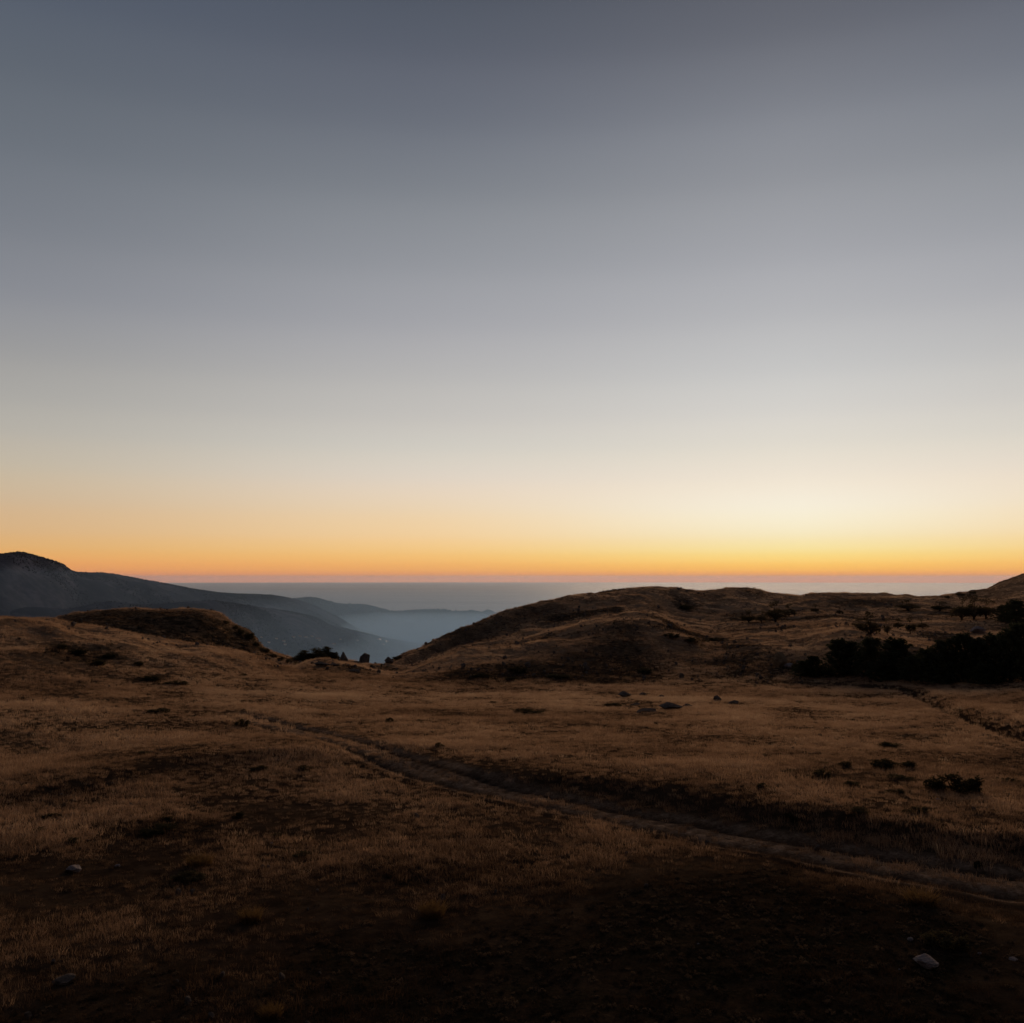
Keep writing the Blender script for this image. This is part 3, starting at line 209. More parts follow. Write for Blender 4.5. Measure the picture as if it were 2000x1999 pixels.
def build_near(T):
    D = math.pi/180
    fine = np.linspace(-38*D, 38*D, 1120)
    coarse = np.concatenate([np.linspace(38.4*D, 47*D, 9), np.linspace(51*D, 180*D, 33)])
    az = np.concatenate([-coarse[::-1], fine, coarse])
    F = Field(T['near'], az, near_rows())
    X, Y, r = F.X, F.Y, F.r[None]
    foot = F.lineR(7); crest = F.lineR(8); sky = F.lineR(11)
    hill = sstep(0, 1, (r - foot)/(crest - foot + 1e-6)*1.3)
    far = sstep(0, 1, (r - sky)/(120.0))
    mead = 1 - hill
    F.hill = hill
    H = F.H
    H += hill*(1.0*fbm(X, Y, 45, 3, 11) + 1.1*ridged(X, Y, 26, 3, 15) + 0.65*fbm(X, Y, 9, 3, 21))*(1 + 6*far)
    H += mead*0.25*sstep(18, 60, r)*fbm(X, Y, 24, 2, 31)
    H += (0.16*fbm(X, Y, 5.0, 3, 41) + 0.055*fbm(X, Y, 1.1, 2, 51)*sstep(200, 90, r))*(0.8 + 1.2*hill)
    # unseen slope added behind the viewer to shade the foreground
    H += 110*sstep(8, 120, -Y + 4*fbm(X, Y, 40, 2, 61))
    # cart track: worn bed with wheel ruts that braid a little
    wob = 0.35*fbm(X, Y, 11, 2, 71)
    d, s = seg_dist(X, Y, T['track'])
    s = s + wob; wid = T['track_w']
    w = np.interp(X, [p[0] for p in wid], [p[1] for p in wid])
    F.track = sstep(w*1.15, w*0.75, np.abs(s) + 0.3*fbm(X, Y, 2.5, 2, 72))*sstep(0, 9, 60.0 + 0*X)
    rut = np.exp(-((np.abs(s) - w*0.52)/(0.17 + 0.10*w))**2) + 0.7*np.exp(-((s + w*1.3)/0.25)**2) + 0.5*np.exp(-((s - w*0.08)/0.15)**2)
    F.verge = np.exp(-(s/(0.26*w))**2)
    H += 0.05*F.track*fbm(X, Y, 0.8, 2, 75)
    tail = sstep(T['track'][0][0] - 1, T['track'][0][0] + 4, X)
    F.track = F.track*tail
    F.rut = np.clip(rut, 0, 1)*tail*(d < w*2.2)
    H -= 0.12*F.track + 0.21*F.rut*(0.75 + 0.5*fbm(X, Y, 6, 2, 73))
    # narrow gully and foot path at the right
    d2, s2 = seg_dist(X, Y, T['gully'])
    F.gully = np.exp(-((s2 + 0.3*fbm(X, Y, 14, 2, 74))/0.95)**2)*(d2 < 4)
    H -= 0.85*F.gully
    H += 0.25*np.exp(-((s2 - 2.4)/1.1)**2)*(d2 < 6)
    d3, s3 = seg_dist(X, Y, T['foot_path'])
    F.path = np.exp(-(d3/0.7)**2); H -= 0.25*F.path
    # ground cover masks; foreground scrub carries painted shade
    F.scrub = np.clip(sstep(0.12, 0.42, fbm(X, Y, 30, 4, 81))*hill + 0.0, 0, 1)
    for (cx, cy, rx, ry, a) in T['scrub']:
        q = np.hypot((X - cx)/rx, (Y - cy)/ry)
        F.scrub = np.maximum(F.scrub, a*sstep(1.2, 0.55, q + 0.55*fbm(X, Y, max(rx*0.5, 3), 3, 83)))
    for (cx, cy, rx, ry, a) in T['bare']:
        q = np.hypot((X - cx)/rx, (Y - cy)/ry)
        F.scrub *= 1 - a*sstep(1.2, 0.5, q + 0.4*fbm(X, Y, max(rx*0.5, 3), 3, 84))
    F.H = H
    return F

def far_az(n):
    D = math.pi/180
    return np.concatenate([[-60*D, -50*D, -42*D], np.linspace(-36*D, 36*D, n), [42*D, 50*D, 60*D]])

def build_far(T, key, n, rows, amp, wave, seed, crest, tip):
    F = Field(T[key], far_az(n), rows)
    q = np.abs(F.r[None] - F.lineR(crest))/ (0.12*F.lineR(crest))
    k = sstep(0.02, 1.0, q)
    F.H += amp*k*(0.6*ridged(F.X, F.Y, wave, 5, seed) + 0.5*fbm(F.X, F.Y, wave*0.5, 4, seed+7)) + tip*fbm(F.X, F.Y, wave*0.06, 3, seed+9)
    return F

def build_valley(T):
    return build_far(T, 'valley', 420, np.concatenate([np.geomspace(1250, 4200, 36), np.linspace(4290, 8900, 140), np.geomspace(9000, 17000, 50)]), 22, 900, 201, 3, 3)
# ---------------------------------------------------------------- helpers
def tag(o, label=None, cat=None, group=None, kind=None):
    if label: o['label'] = label
    if cat: o['category'] = cat
    if group: o['group'] = group
    if kind: o['kind'] = kind
    return o

def link(name, me, mat=None, parent=None, smooth=True):
    o = bpy.data.objects.new(name, me); COL.objects.link(o)
    if mat and not me.materials: me.materials.append(mat)
    if parent: o.parent = parent
    return o

def mesh_np(name, verts, faces, smooth=True, attrs=None):
    """verts (n,3), faces (m,3) or (m,4) arrays"""
    verts = np.asarray(verts, np.float32); faces = np.asarray(faces, np.int32)
    me = bpy.data.meshes.new(name); k = faces.shape[1]
    me.vertices.add(len(verts)); me.vertices.foreach_set('co', verts.ravel())
    me.loops.add(faces.size); me.loops.foreach_set('vertex_index', faces.ravel())
    me.polygons.add(len(faces)); me.polygons.foreach_set('loop_start', np.arange(len(faces), dtype=np.int32)*k)
    for an, av in (attrs or {}).items():
        a = me.attributes.new(an, 'FLOAT', 'POINT'); a.data.foreach_set('value', np.asarray(av, np.float32).ravel())
    me.update(calc_edges=True)
    me.polygons.foreach_set('use_smooth', np.full(len(faces), smooth))
    return me

class Nodes:
    def __init__(self, name):
        self.m = bpy.data.materials.new(name); self.m.use_nodes = True
        self.N = self.m.node_tree.nodes; self.L = self.m.node_tree.links
        self.bsdf = self.N['Principled BSDF']; self.bsdf.inputs['Specular IOR Level'].default_value = 0.0
        self.bsdf.inputs['Roughness'].default_value = 1.0
        self.out = self.N['Material Output']
    def pos(self):
        return self.N.new('ShaderNodeNewGeometry').outputs['Position']
    def obj(self):
        return self.N.new('ShaderNodeTexCoord').outputs['Object']
    def noise(self, vec, scale, detail=4, rough=0.55, stretch=None):
        n = self.N.new('ShaderNodeTexNoise'); n.inputs['Scale'].default_value = scale
        n.inputs['Detail'].default_value = detail; n.inputs['Roughness'].default_value = rough
        if stretch:
            mp = self.N.new('ShaderNodeMapping'); mp.inputs['Scale'].default_value = stretch
            self.L.new(vec, mp.inputs[0]); vec = mp.outputs[0]
        self.L.new(vec, n.inputs['Vector']); return n.outputs['Fac']
    def val(self, op, a, b=None, clamp=False):
        n = self.N.new('ShaderNodeMath'); n.operation = op; n.use_clamp = clamp
        for i, v in enumerate((a, b)):
            if v is None: continue
            if isinstance(v, (int, float)): n.inputs[i].default_value = v
            else: self.L.new(v, n.inputs[i])
        return n.outputs[0]
    def ramp(self, fac, stops, interp='LINEAR'):
        n = self.N.new('ShaderNodeValToRGB'); n.color_ramp.interpolation = interp
        for i, (p, c) in enumerate(stops):
            e = n.color_ramp.elements[i] if i < 2 else n.color_ramp.elements.new(p)
            e.position = p; e.color = (*c, 1)
        self.L.new(fac, n.inputs[0]); return n.outputs[0]
    def mix(self, fac, a, b, mode='MIX'):
        n = self.N.new('ShaderNodeMix'); n.data_type = 'RGBA'; n.blend_type = mode
        for i, v in ((0, fac), (6, a), (7, b)):
            if isinstance(v, (int, float)): n.inputs[i].default_value = v
            elif isinstance(v, tuple): n.inputs[i].default_value = (*v, 1)
            else: self.L.new(v, n.inputs[i])
        return n.outputs[2]
    def attr(self, name, kind='GEOMETRY'):
        n = self.N.new('ShaderNodeAttribute'); n.attribute_name = name; n.attribute_type = kind
        return n.outputs['Fac']
    def color(self, c):
        if isinstance(c, tuple): self.bsdf.inputs['Base Color'].default_value = (*c, 1)
        else: self.L.new(c, self.bsdf.inputs['Base Color'])
    def bump(self, h, strength=0.5, dist=0.1):
        n = self.N.new('ShaderNodeBump'); n.inputs['Strength'].default_value = strength; n.inputs['Distance'].default_value = dist
        self.L.new(h, n.inputs['Height']); self.L.new(n.outputs[0], self.bsdf.inputs['Normal'])

# ---------------------------------------------------------------- materials
def mat_ground():
    M = Nodes('ground'); p = M.pos()
    a = M.noise(p, 0.035, 3); b = M.noise(p, 0.22, 4); c = M.noise(p, 1.3, 4, 0.6); d = M.noise(p, 9.0, 3, 0.65)
    s = M.val('ADD', M.val('ADD', M.val('MULTIPLY', a, 0.32), M.val('MULTIPLY', b, 0.30)), M.val('ADD', M.val('MULTIPLY', c, 0.22), M.val('MULTIPLY', d, 0.16)))
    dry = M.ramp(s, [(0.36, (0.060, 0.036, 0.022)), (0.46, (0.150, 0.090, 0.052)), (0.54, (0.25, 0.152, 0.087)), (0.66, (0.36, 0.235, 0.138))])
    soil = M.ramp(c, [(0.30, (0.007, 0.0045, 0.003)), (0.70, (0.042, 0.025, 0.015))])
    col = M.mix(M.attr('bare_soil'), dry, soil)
    scr = M.val('MULTIPLY', M.attr('scrub'), M.val('MULTIPLY', M.val('SUBTRACT', M.noise(p, 0.6, 5, 0.7), 0.30), 3.6, clamp=True), clamp=True)
    col = M.mix(scr, col, M.ramp(d, [(0.35, (0.008, 0.006, 0.004)), (0.7, (0.034, 0.026, 0.015))]))  # dark scrub floor; in the foreground it doubles as painted shade
    trk = M.ramp(M.val('ADD', M.val('MULTIPLY', M.noise(p, 1.4, 5, 0.7), 0.55), M.val('MULTIPLY', M.noise(p, 7.0, 4, 0.7), 0.45)), [(0.36, (0.070, 0.041, 0.025)), (0.5, (0.20, 0.125, 0.077)), (0.64, (0.38, 0.25, 0.16))])
    col = M.mix(M.attr('track'), col, trk)
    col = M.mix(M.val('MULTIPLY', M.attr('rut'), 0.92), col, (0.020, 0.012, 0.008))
    M.color(col)
    h = M.val('ADD', M.val('MULTIPLY', M.noise(p, 3.5, 5, 0.7), 1.0), M.val('MULTIPLY', M.noise(p, 22, 3, 0.7), 0.35))
    M.bump(h, 0.7, 0.18)
    return M.m

def mat_mountain(name, dark, light, scale):
    M = Nodes(name); p = M.pos()
    n = M.noise(p, 0.0011*scale, 6, 0.62); q = M.noise(p, 0.007*scale, 5, 0.7)
    s = M.val('ADD', M.val('MULTIPLY', n, 0.6), M.val('MULTIPLY', q, 0.4))
    M.color(M.ramp(s, [(0.47, dark), (0.52, tuple(0.7*x + 0.3*y for x, y in zip(dark, light))), (0.60, light)]))
    return M.m

MAT_GROUND = mat_ground()
MAT_MOUNT = mat_mountain('mountain_slope', (0.028, 0.034, 0.053), (0.078, 0.083, 0.112), 3.2)  # blue-grey of distant haze is mixed into the slope colours
MAT_WOODED = mat_mountain('wooded_ridge', (0.010, 0.014, 0.022), (0.032, 0.038, 0.050), 2.5)

# ---------------------------------------------------------------- terrain
NEAR = build_near(T)
def grid_faces(na, nr):
    i = np.arange(na - 1)[:, None]; j = np.arange(nr - 1)[None]
    a = i*nr + j
    return np.stack([a, a + 1, a + nr + 1, a + nr], -1).reshape(-1, 4)

def sub_mesh(name, V, Fc, attrs):
    used = np.zeros(len(V), bool); used[Fc.ravel()] = True
    remap = np.cumsum(used) - 1
    return mesh_np(name, V[used], remap[Fc], True, {k: v.ravel()[used] for k, v in attrs.items()})

def build_ground():
    F = NEAR; na, nr = F.H.shape
    V = np.stack([F.X, F.Y, F.H], -1).reshape(-1, 3)
    FC = grid_faces(na, nr)
    near_soil_shade = sstep(46, 24, F.Y + 8*fbm(F.X, F.Y, 14, 3, 301))*sstep(-0.12, 0.25, fbm(F.X, F.Y, 6, 4, 303) + 0.08)  # dark sparse soil near the viewer, deepened to stand in for shade
    F.soil = np.clip(near_soil_shade, 0, 1)
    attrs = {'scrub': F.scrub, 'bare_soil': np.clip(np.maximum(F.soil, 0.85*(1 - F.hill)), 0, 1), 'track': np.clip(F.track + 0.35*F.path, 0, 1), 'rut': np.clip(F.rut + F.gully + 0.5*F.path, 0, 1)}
    cen = lambda A: 0.25*(A[:-1, :-1] + A[1:, :-1] + A[:-1, 1:] + A[1:, 1:]).ravel()
    track = cen(F.track) > 0.45
    hill = cen(np.broadcast_to(F.r[None] - F.lineR(7), F.H.shape)) > 0
    azc = cen(np.broadcast_to(F.az[:, None], F.H.shape))
    left = azc < math.atan((735 - 1000)/1900)
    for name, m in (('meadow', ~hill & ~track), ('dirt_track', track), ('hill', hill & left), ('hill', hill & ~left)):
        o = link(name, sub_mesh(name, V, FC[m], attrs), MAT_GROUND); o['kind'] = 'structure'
build_ground()

def far_sheet(name, F, mat):
    F.H = np.maximum(F.H, -1036)
    V = np.stack([F.X, F.Y, F.H], -1).reshape(-1, 3)
    o = link(name, mesh_np(name, V, grid_faces(*F.H.shape)), mat); o['kind'] = 'structure'
    return F
VAL = far_sheet('valley', build_valley(T), MAT_MOUNT)
MTN = far_sheet('mountain', build_far(T, 'mountain', 420, np.concatenate([np.linspace(2700, 11800, 210), [12500]]), 120, 1000, 231, 2, 4), MAT_MOUNT)
RDG = far_sheet('mountain', build_far(T, 'ridge', 420, np.linspace(7800, 16200, 110), 55, 1100, 251, 2, 7), MAT_WOODED)
far_sheet('mountain', build_far(T, 'peaks', 420, np.linspace(15600, 20600, 70), 50, 1200, 271, 2, 4), MAT_WOODED)

def build_sea():
    M = Nodes('sea_water'); M.color(M.ramp(M.noise(M.pos(), 1.0, 4, 0.6, (0.00004, 0.00022, 0.0)), [(0.35, (0.27, 0.235, 0.22)), (0.65, (0.40, 0.345, 0.315))])); M.bsdf.inputs['Roughness'].default_value = 0.6; M.bsdf.inputs['Specular IOR Level'].default_value = 0.10  # pale mauve-grey of the haze above is put into the water colour
    rows = np.geomspace(9000, 193000, 40); az = np.linspace(-math.pi, math.pi, 121)
    X = np.sin(az)[:, None]*rows; Y = np.cos(az)[:, None]*rows
    V = np.stack([X, Y, np.full_like(X, -1000 + ZC)], -1).reshape(-1, 3)
    o = link('sea', mesh_np('sea', V, grid_faces(*X.shape)), M.m); o['kind'] = 'structure'
build_sea()

# ---------------------------------------------------------------- air
def volume_box(name, lo, hi, density, color, aniso):
    m = bpy.data.materials.new(name); m.use_nodes = True; nt = m.node_tree; nt.nodes.clear()
    out = nt.nodes.new('ShaderNodeOutputMaterial'); v = nt.nodes.new('ShaderNodeVolumePrincipled')
    v.inputs['Density'].default_value = density; v.inputs['Color'].default_value = (*color, 1); v.inputs['Anisotropy'].default_value = aniso
    nt.links.new(v.outputs[0], out.inputs['Volume'])
    V = [(x, y, z) for x in (lo[0], hi[0]) for y in (lo[1], hi[1]) for z in (lo[2], hi[2])]
    Fc = [(0, 1, 3, 2), (4, 6, 7, 5), (0, 4, 5, 1), (2, 3, 7, 6), (0, 2, 6, 4), (1, 5, 7, 3)]
    me = bpy.data.meshes.new(name); me.from_pydata(V, [], Fc); me.update()
    o = link(name, me, m); o['kind'] = 'stuff'; return o
volume_box('haze', (-205000, -205000, -1045), (205000, 205000, 190), 0.42e-5, (0.82, 0.88, 1.0), 0.4)
# layered evening mist: a thin upper sheet and a denser pool on the valley floor
volume_box('valley_mist', (-31000, 1850, -1040), (31000, 13600, 40), 0.22e-4, (0.46, 0.71, 1.0), 0.25)
volume_box('valley_mist', (-30000, 1900, -1041), (30000, 13500, -150), 0.55e-4, (0.46, 0.71, 1.0), 0.25)
volume_box('valley_mist', (-29000, 1950, -1042), (29000, 11300, -385), 5.2e-4, (0.49, 0.74, 1.0), 0.2)

# ---------------------------------------------------------------- plants: materials and meshes
def mat_leaf(name, c0, c1, trans=0.25, inst=None, rnd=True):
    M = Nodes(name)
    fac = M.attr(inst, 'INSTANCER') if inst else M.noise(M.obj(), 2.5, 3, 0.6)
    if not inst and rnd:
        oi = M.N.new('ShaderNodeObjectInfo').outputs['Random']
        fac = M.val('ADD', M.val('MULTIPLY', fac, 0.65), M.val('MULTIPLY', oi, 0.35))
    col = M.ramp(fac, [(0.25, c0), (0.75, c1)]) if not isinstance(c0, list) else M.ramp(fac, c0)
    M.color(col)
    tr = M.N.new('ShaderNodeBsdfTranslucent'); M.L.new(col, tr.inputs[0])
    mx = M.N.new('ShaderNodeMixShader'); mx.inputs[0].default_value = trans
    M.L.new(M.bsdf.outputs[0], mx.inputs[1]); M.L.new(tr.outputs[0], mx.inputs[2]); M.L.new(mx.outputs[0], M.out.inputs[0])
    return M.m

def mat_bark(name, c):
    M = Nodes(name); n = M.noise(M.obj(), 6, 4, 0.6)
    M.color(M.ramp(n, [(0.3, tuple(0.5*v for v in c)), (0.7, c)])); M.bump(n, 0.5, 0.05); return M.m

def mat_rock(name, c0, c1):
    M = Nodes(name); p = M.obj(); n = M.noise(p, 2.2, 6, 0.65); q = M.noise(p, 12, 4, 0.6)
    s = M.val('ADD', M.val('MULTIPLY', n, 0.65), M.val('MULTIPLY', q, 0.35))
    M.color(M.ramp(s, [(0.34, c0), (0.52, tuple(0.5*(a+b) for a, b in zip(c0, c1))), (0.66, c1)])); M.bump(s, 0.8, 0.12); return M.m

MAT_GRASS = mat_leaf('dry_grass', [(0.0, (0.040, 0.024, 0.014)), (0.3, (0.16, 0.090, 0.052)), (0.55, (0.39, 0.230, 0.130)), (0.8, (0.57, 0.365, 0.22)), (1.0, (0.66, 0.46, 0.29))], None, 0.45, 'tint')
MAT_HEATH = mat_leaf('heath_leaf', [(0.0, (0.030, 0.022, 0.016)), (0.6, (0.085, 0.058, 0.038)), (1.0, (0.18, 0.118, 0.072))], None, 0.2, 'tint')
MAT_SHRUB = mat_leaf('shrub_leaf', (0.026, 0.024, 0.013), (0.110, 0.084, 0.042), 0.3)
MAT_PINE = mat_leaf('pine_needle', (0.024, 0.028, 0.017), (0.080, 0.080, 0.042), 0.3)
MAT_TREE = mat_leaf('tree_leaf', (0.036, 0.029, 0.016), (0.125, 0.088, 0.045), 0.3)
MAT_TUSSOCK = mat_leaf('tussock_blade', (0.13, 0.072, 0.028), (0.26, 0.15, 0.06), 0.35)
MAT_BARK = mat_bark('bark', (0.075, 0.055, 0.042))
MAT_ROCK_PALE = mat_rock('pale_rock', (0.11, 0.082, 0.072), (0.38, 0.31, 0.28))
MAT_ROCK = mat_rock('grey_rock', (0.050, 0.037, 0.029), (0.185, 0.142, 0.115))
MAT_ROCK_TAN = mat_rock('tan_rock', (0.11, 0.07, 0.042), (0.27, 0.18, 0.10))

def blades(seed, n, rad, h0, h1, w, lean):
    g = np.random.default_rng(seed); V = []; Fc = []
    for i in range(n):
        a = g.uniform(0, 6.283); q = rad*math.sqrt(g.uniform()); bx, by = q*math.cos(a), q*math.sin(a)
        h = g.uniform(h0, h1); d = g.uniform(0, 6.283) if g.uniform() < 0.5 else a; k = lean*g.uniform(0.3, 1.2)*h
        wa = g.uniform(0, 6.283); wx, wy = w*math.cos(wa)/2, w*math.sin(wa)/2; s = len(V)
        mx, my = bx + 0.35*k*math.cos(d), by + 0.35*k*math.sin(d)
        V += [(bx-wx, by-wy, -0.05), (bx+wx, by+wy, -0.05), (mx+wx*.8, my+wy*.8, h*.6), (mx-wx*.8, my-wy*.8, h*.6), (bx + k*math.cos(d), by + k*math.sin(d), h)]
        Fc += [(s, s+1, s+2), (s, s+2, s+3), (s+3, s+2, s+4)]
    return np.array(V), np.array(Fc)

def leaf_cloud(g, centres, n, size, shell=0.55, flat=1.0):
    """leaf sized quads through lumpy balls; centres rows are x, y, z, radius"""
    C = np.array(centres, float); wgt = C[:, 3]**2; k = g.choice(len(C), n, p=wgt/wgt.sum())
    d = g.normal(size=(n, 3)); d /= np.linalg.norm(d, axis=1)[:, None]
    rad = C[k, 3]*(shell + (1 - shell)*g.uniform(size=n)**0.6)*(0.78 + 0.35*g.uniform(size=n))
    P = C[k, :3] + d*rad[:, None]*np.array([1, 1, flat])
    u = g.normal(size=(n, 3)); u += 0.6*d; u /= np.linalg.norm(u, axis=1)[:, None]
    v = np.cross(u, g.normal(size=(n, 3))); v /= np.linalg.norm(v, axis=1)[:, None]
    s = size*g.uniform(0.55, 1.35, n)[:, None]
    V = np.stack([P - u*s, P + v*s*0.55, P + u*s, P - v*s*0.55], 1).reshape(-1, 3)
    return V, np.arange(4*n).reshape(-1, 4)

def tube(path, radii, sides=6):
    V = []; Fc = []; path = [np.array(p, float) for p in path]
    for i, p in enumerate(path):
        t = path[min(i+1, len(path)-1)] - path[max(i-1, 0)]; t /= np.linalg.norm(t) + 1e-9
        a = np.cross(t, [0.31, 0.87, 0.38]); a /= np.linalg.norm(a); b = np.cross(t, a)
        for j in range(sides):
            q = 2*math.pi*j/sides; V.append(p + radii[i]*(math.cos(q)*a + math.sin(q)*b))
    for i in range(len(path) - 1):
        for j in range(sides):
            k = (j + 1) % sides; Fc.append((i*sides + j, i*sides + k, (i+1)*sides + k, (i+1)*sides + j))
    return np.array(V), np.array(Fc)

def join(parts):
    V = []; Fc = []; n = 0
    for v, f in parts: V.append(v); Fc.append(f + n); n += len(v)
    return np.concatenate(V), np.concatenate(Fc)

# ---- proto meshes, unit sized: one metre wide, one metre high, base at zero
def fit(V, w=1.0, h=1.0):
    V = V.copy(); lo, hi = np.percentile(V, 1.5, axis=0), np.percentile(V, 98.5, axis=0)
    V[:, 0] -= (lo[0]+hi[0])/2; V[:, 1] -= (lo[1]+hi[1])/2
    s = w/max(hi[0]-lo[0], hi[1]-lo[1])
    return V, s, h/hi[2]

def shrub_proto(seed, kind):
    g = np.random.default_rng(seed); C = []; S = []
    for i in range((9, 8, 11, 13)[kind]):
        a = g.uniform(0, 6.283); q = 0.36*math.sqrt(g.uniform()); x, y = q*math.cos(a), q*math.sin(a)
        z = g.uniform(0.3, 0.75)*(1 - 1.1*q); r = g.uniform(0.10, 0.19)
        C.append((x, y, z, r)); S.append(tube([(x*0.2, y*0.2, -0.15), (x*0.6, y*0.6, z*0.5), (x, y, z)], [0.022, 0.015, 0.006], 4))
    n = (1500, 900, 1300, 1400)[kind]
    V, Fc = leaf_cloud(g, C, n, 0.034, 0.25, 1.0)
    V2, F2 = leaf_cloud(g, [(c[0], c[1], c[2]*0.35, c[3]*1.1) for c in C], n//2, 0.036, 0.2, 0.7)
    # twigs that break the outline
    tw = []
    for i in range(34):
        c = C[g.integers(len(C))]; d = g.normal(size=3); d[2] = abs(d[2])*0.9 + 0.2; d /= np.linalg.norm(d); p = np.array(c[:3]); L = c[3]*g.uniform(1.1, 1.75)
        tv, tf = leaf_cloud(g, [tuple(p + d*L*k) + (0.022,) for k in (0.75, 0.9, 1.0)], 9, 0.024, 0.2); tw.append((tv, tf))
    V, Fc = join([(V, Fc), (V2, F2)] + tw); V[:, 2] = np.maximum(V[:, 2], -0.1)
    Vn, s, sz = fit(V); sv, sf = join(S); M = np.array([s, s, sz])
    return mesh_np('shrub_foliage', Vn*M, Fc, False), mesh_np('shrub_stems', sv*M, sf)

def pine_proto(seed):
    g = np.random.default_rng(seed); H = 1.0
    bend = g.uniform(-0.03, 0.03, 2)
    ax = lambda t: np.array([bend[0]*math.sin(3*t), bend[1]*math.sin(2.4*t), t])
    trunk = tube([ax(t) - np.array([0, 0, 0.03*(t == 0)]) for t in np.linspace(0, 0.97, 9)], list(np.linspace(0.026, 0.004, 9)), 7)
    parts = [trunk]; leaves = []
    t = 0.02
    while t < 0.98:
        nb = int(g.integers(4, 7)); ph = g.uniform(0, 6.283)
        L0 = 0.30*(1 - t)**0.55*g.uniform(0.8, 1.15) + 0.03
        for k in range(nb):
            a = ph + 6.283*k/nb + g.uniform(-0.35, 0.35); L = L0*g.uniform(0.6, 1.2); up = 0.30 + 0.75*t + g.uniform(-0.12, 0.2)
            d = np.array([math.cos(a), math.sin(a), up*0.75]); p0 = ax(t)
            pts = [p0 + d*L*s*np.array([1, 1, 0.6 + 0.8*s]) for s in (0, 0.5, 1.0)]
            parts.append(tube(pts, [0.007*(1-t) + 0.002, 0.004, 0.0015], 4))
            C = [tuple(p0 + d*L*s*np.array([1, 1, 0.6 + 0.8*s])) + (0.026 + 0.030*s*(1 - 0.5*t),) for s in (0.35, 0.6, 0.82, 1.02)]
            leaves.append(leaf_cloud(g, C, 64, 0.022, 0.1, 0.85))
            for q in range(3):                                    # upright candles of needles
                e = np.array(C[-1][:3]) + g.normal(size=3)*0.014; e[2] += 0.018*q
                leaves.append(leaf_cloud(g, [tuple(e) + (0.010,)], 4, 0.017, 0.2, 1.8))
        t += g.uniform(0.042, 0.066)
    leaves.append(leaf_cloud(g, [tuple(ax(s)) + (0.022*(1.6 - s),) for s in (0.86, 0.92, 0.97, 1.0)], 60, 0.016, 0.2, 1.5))
    V, Fc = join(leaves); Vn, s, sz = fit(V); tv, tf = join(parts); M = np.array([s, s, sz])
    return mesh_np('pine_crown', Vn*M, Fc, False), mesh_np('pine_trunk', tv*M, tf)

def tree_proto(seed, dense):
    g = np.random.default_rng(seed); parts = []; C = []
    fork = 0.08 if dense else g.uniform(0.10, 0.18)
    parts.append(tube([(0, 0, -0.06), (0.01, 0.0, fork*0.5), (0, 0.01, fork)], [0.045, 0.036, 0.034], 7))
    for i in range(9 if not dense else 15):
        a = 2.4*i + g.uniform(-0.4, 0.4); q = 0.30*math.sqrt((i + 0.3)/9) if not dense else 0.31*math.sqrt((i + 0.3)/15)
        top = (0.27 + 0.52*g.uniform()*(1 - q/0.36)) if not dense else (0.14 + 0.62*g.uniform()*(1 - q/0.5))
        if i == 0: top = 0.82
        if dense and i == 1: C += [(0, 0, 0.40, 0.30), (0.08, 0.05, 0.62, 0.22), (-0.12, 0.0, 0.3, 0.28), (0.12, -0.06, 0.28, 0.27)]
        e = np.array([q*math.cos(a), q*math.sin(a), top]); m = e*np.array([0.5, 0.5, 0.0]) + np.array([0, 0, fork + (top - fork)*0.45])
        parts.append(tube([(0, 0.005, fork*0.9), m, e], [0.022, 0.013, 0.004], 5)); C.append(tuple(e) + (g.uniform(0.14, 0.21),))
        for k in range(2):
            sp = m + (e - m)*g.uniform(0.4, 1.0); w = sp + g.normal(size=3)*np.array([0.10, 0.10, 0.08]); w[2] = max(w[2], 0.2 if not dense else 0.12)
            parts.append(tube([sp, w], [0.007, 0.003], 4)); C.append(tuple(w) + (g.uniform(0.07, 0.13),))
    n = 6500 if dense else 1900
    V, Fc = leaf_cloud(g, C, n, 0.026 if not dense else 0.03, 0.2, 0.85)
    Vn, s, sz = fit(V); tv, tf = join(parts); M = np.array([s, s, sz])
    return mesh_np('tree_crown', Vn*M, Fc, False), mesh_np('tree_trunk', tv*M, tf)

def ico(sub):
    bm = bmesh.new(); bmesh.ops.create_icosphere(bm, subdivisions=sub, radius=1.0)
    V = np.array([v.co[:] for v in bm.verts]); Fc = np.array([[v.index for v in f.verts] for f in bm.faces]); bm.free(); return V, Fc
ICO = {k: ico(k) for k in (2, 3, 4)}

def rock_proto(seed, sub=4, cuts=20, keep=(0.42, 0.85)):
    g = np.random.default_rng(seed); V, Fc = ICO[sub]; V = V.copy()
    for i in range(cuts):
        d = g.normal(size=3); d[2] = d[2]*0.8 + 0.15; d /= np.linalg.norm(d); o = g.uniform(*keep)
        e = V @ d - o; V -= np.clip(e, 0, None)[:, None]*d
    n = fbm(V[:, 0] + 2.1*V[:, 2] + 9, V[:, 1] - 1.7*V[:, 2], 0.7, 4, seed) + 0.5*fbm(V[:, 0] - V[:, 1], V[:, 2]*2 + 4, 0.22, 2, seed + 5)
    V *= (1 + 0.14*n)[:, None]
    lo, hi = V.min(0), V.max(0)
    V = (V - (lo + hi)/2)/(hi - lo)
    V[:, 2] = (V[:, 2] + 0.5)*1.22 - 0.22                        # a fifth of it sits in the soil
    return mesh_np('rock_body', V, Fc, False)

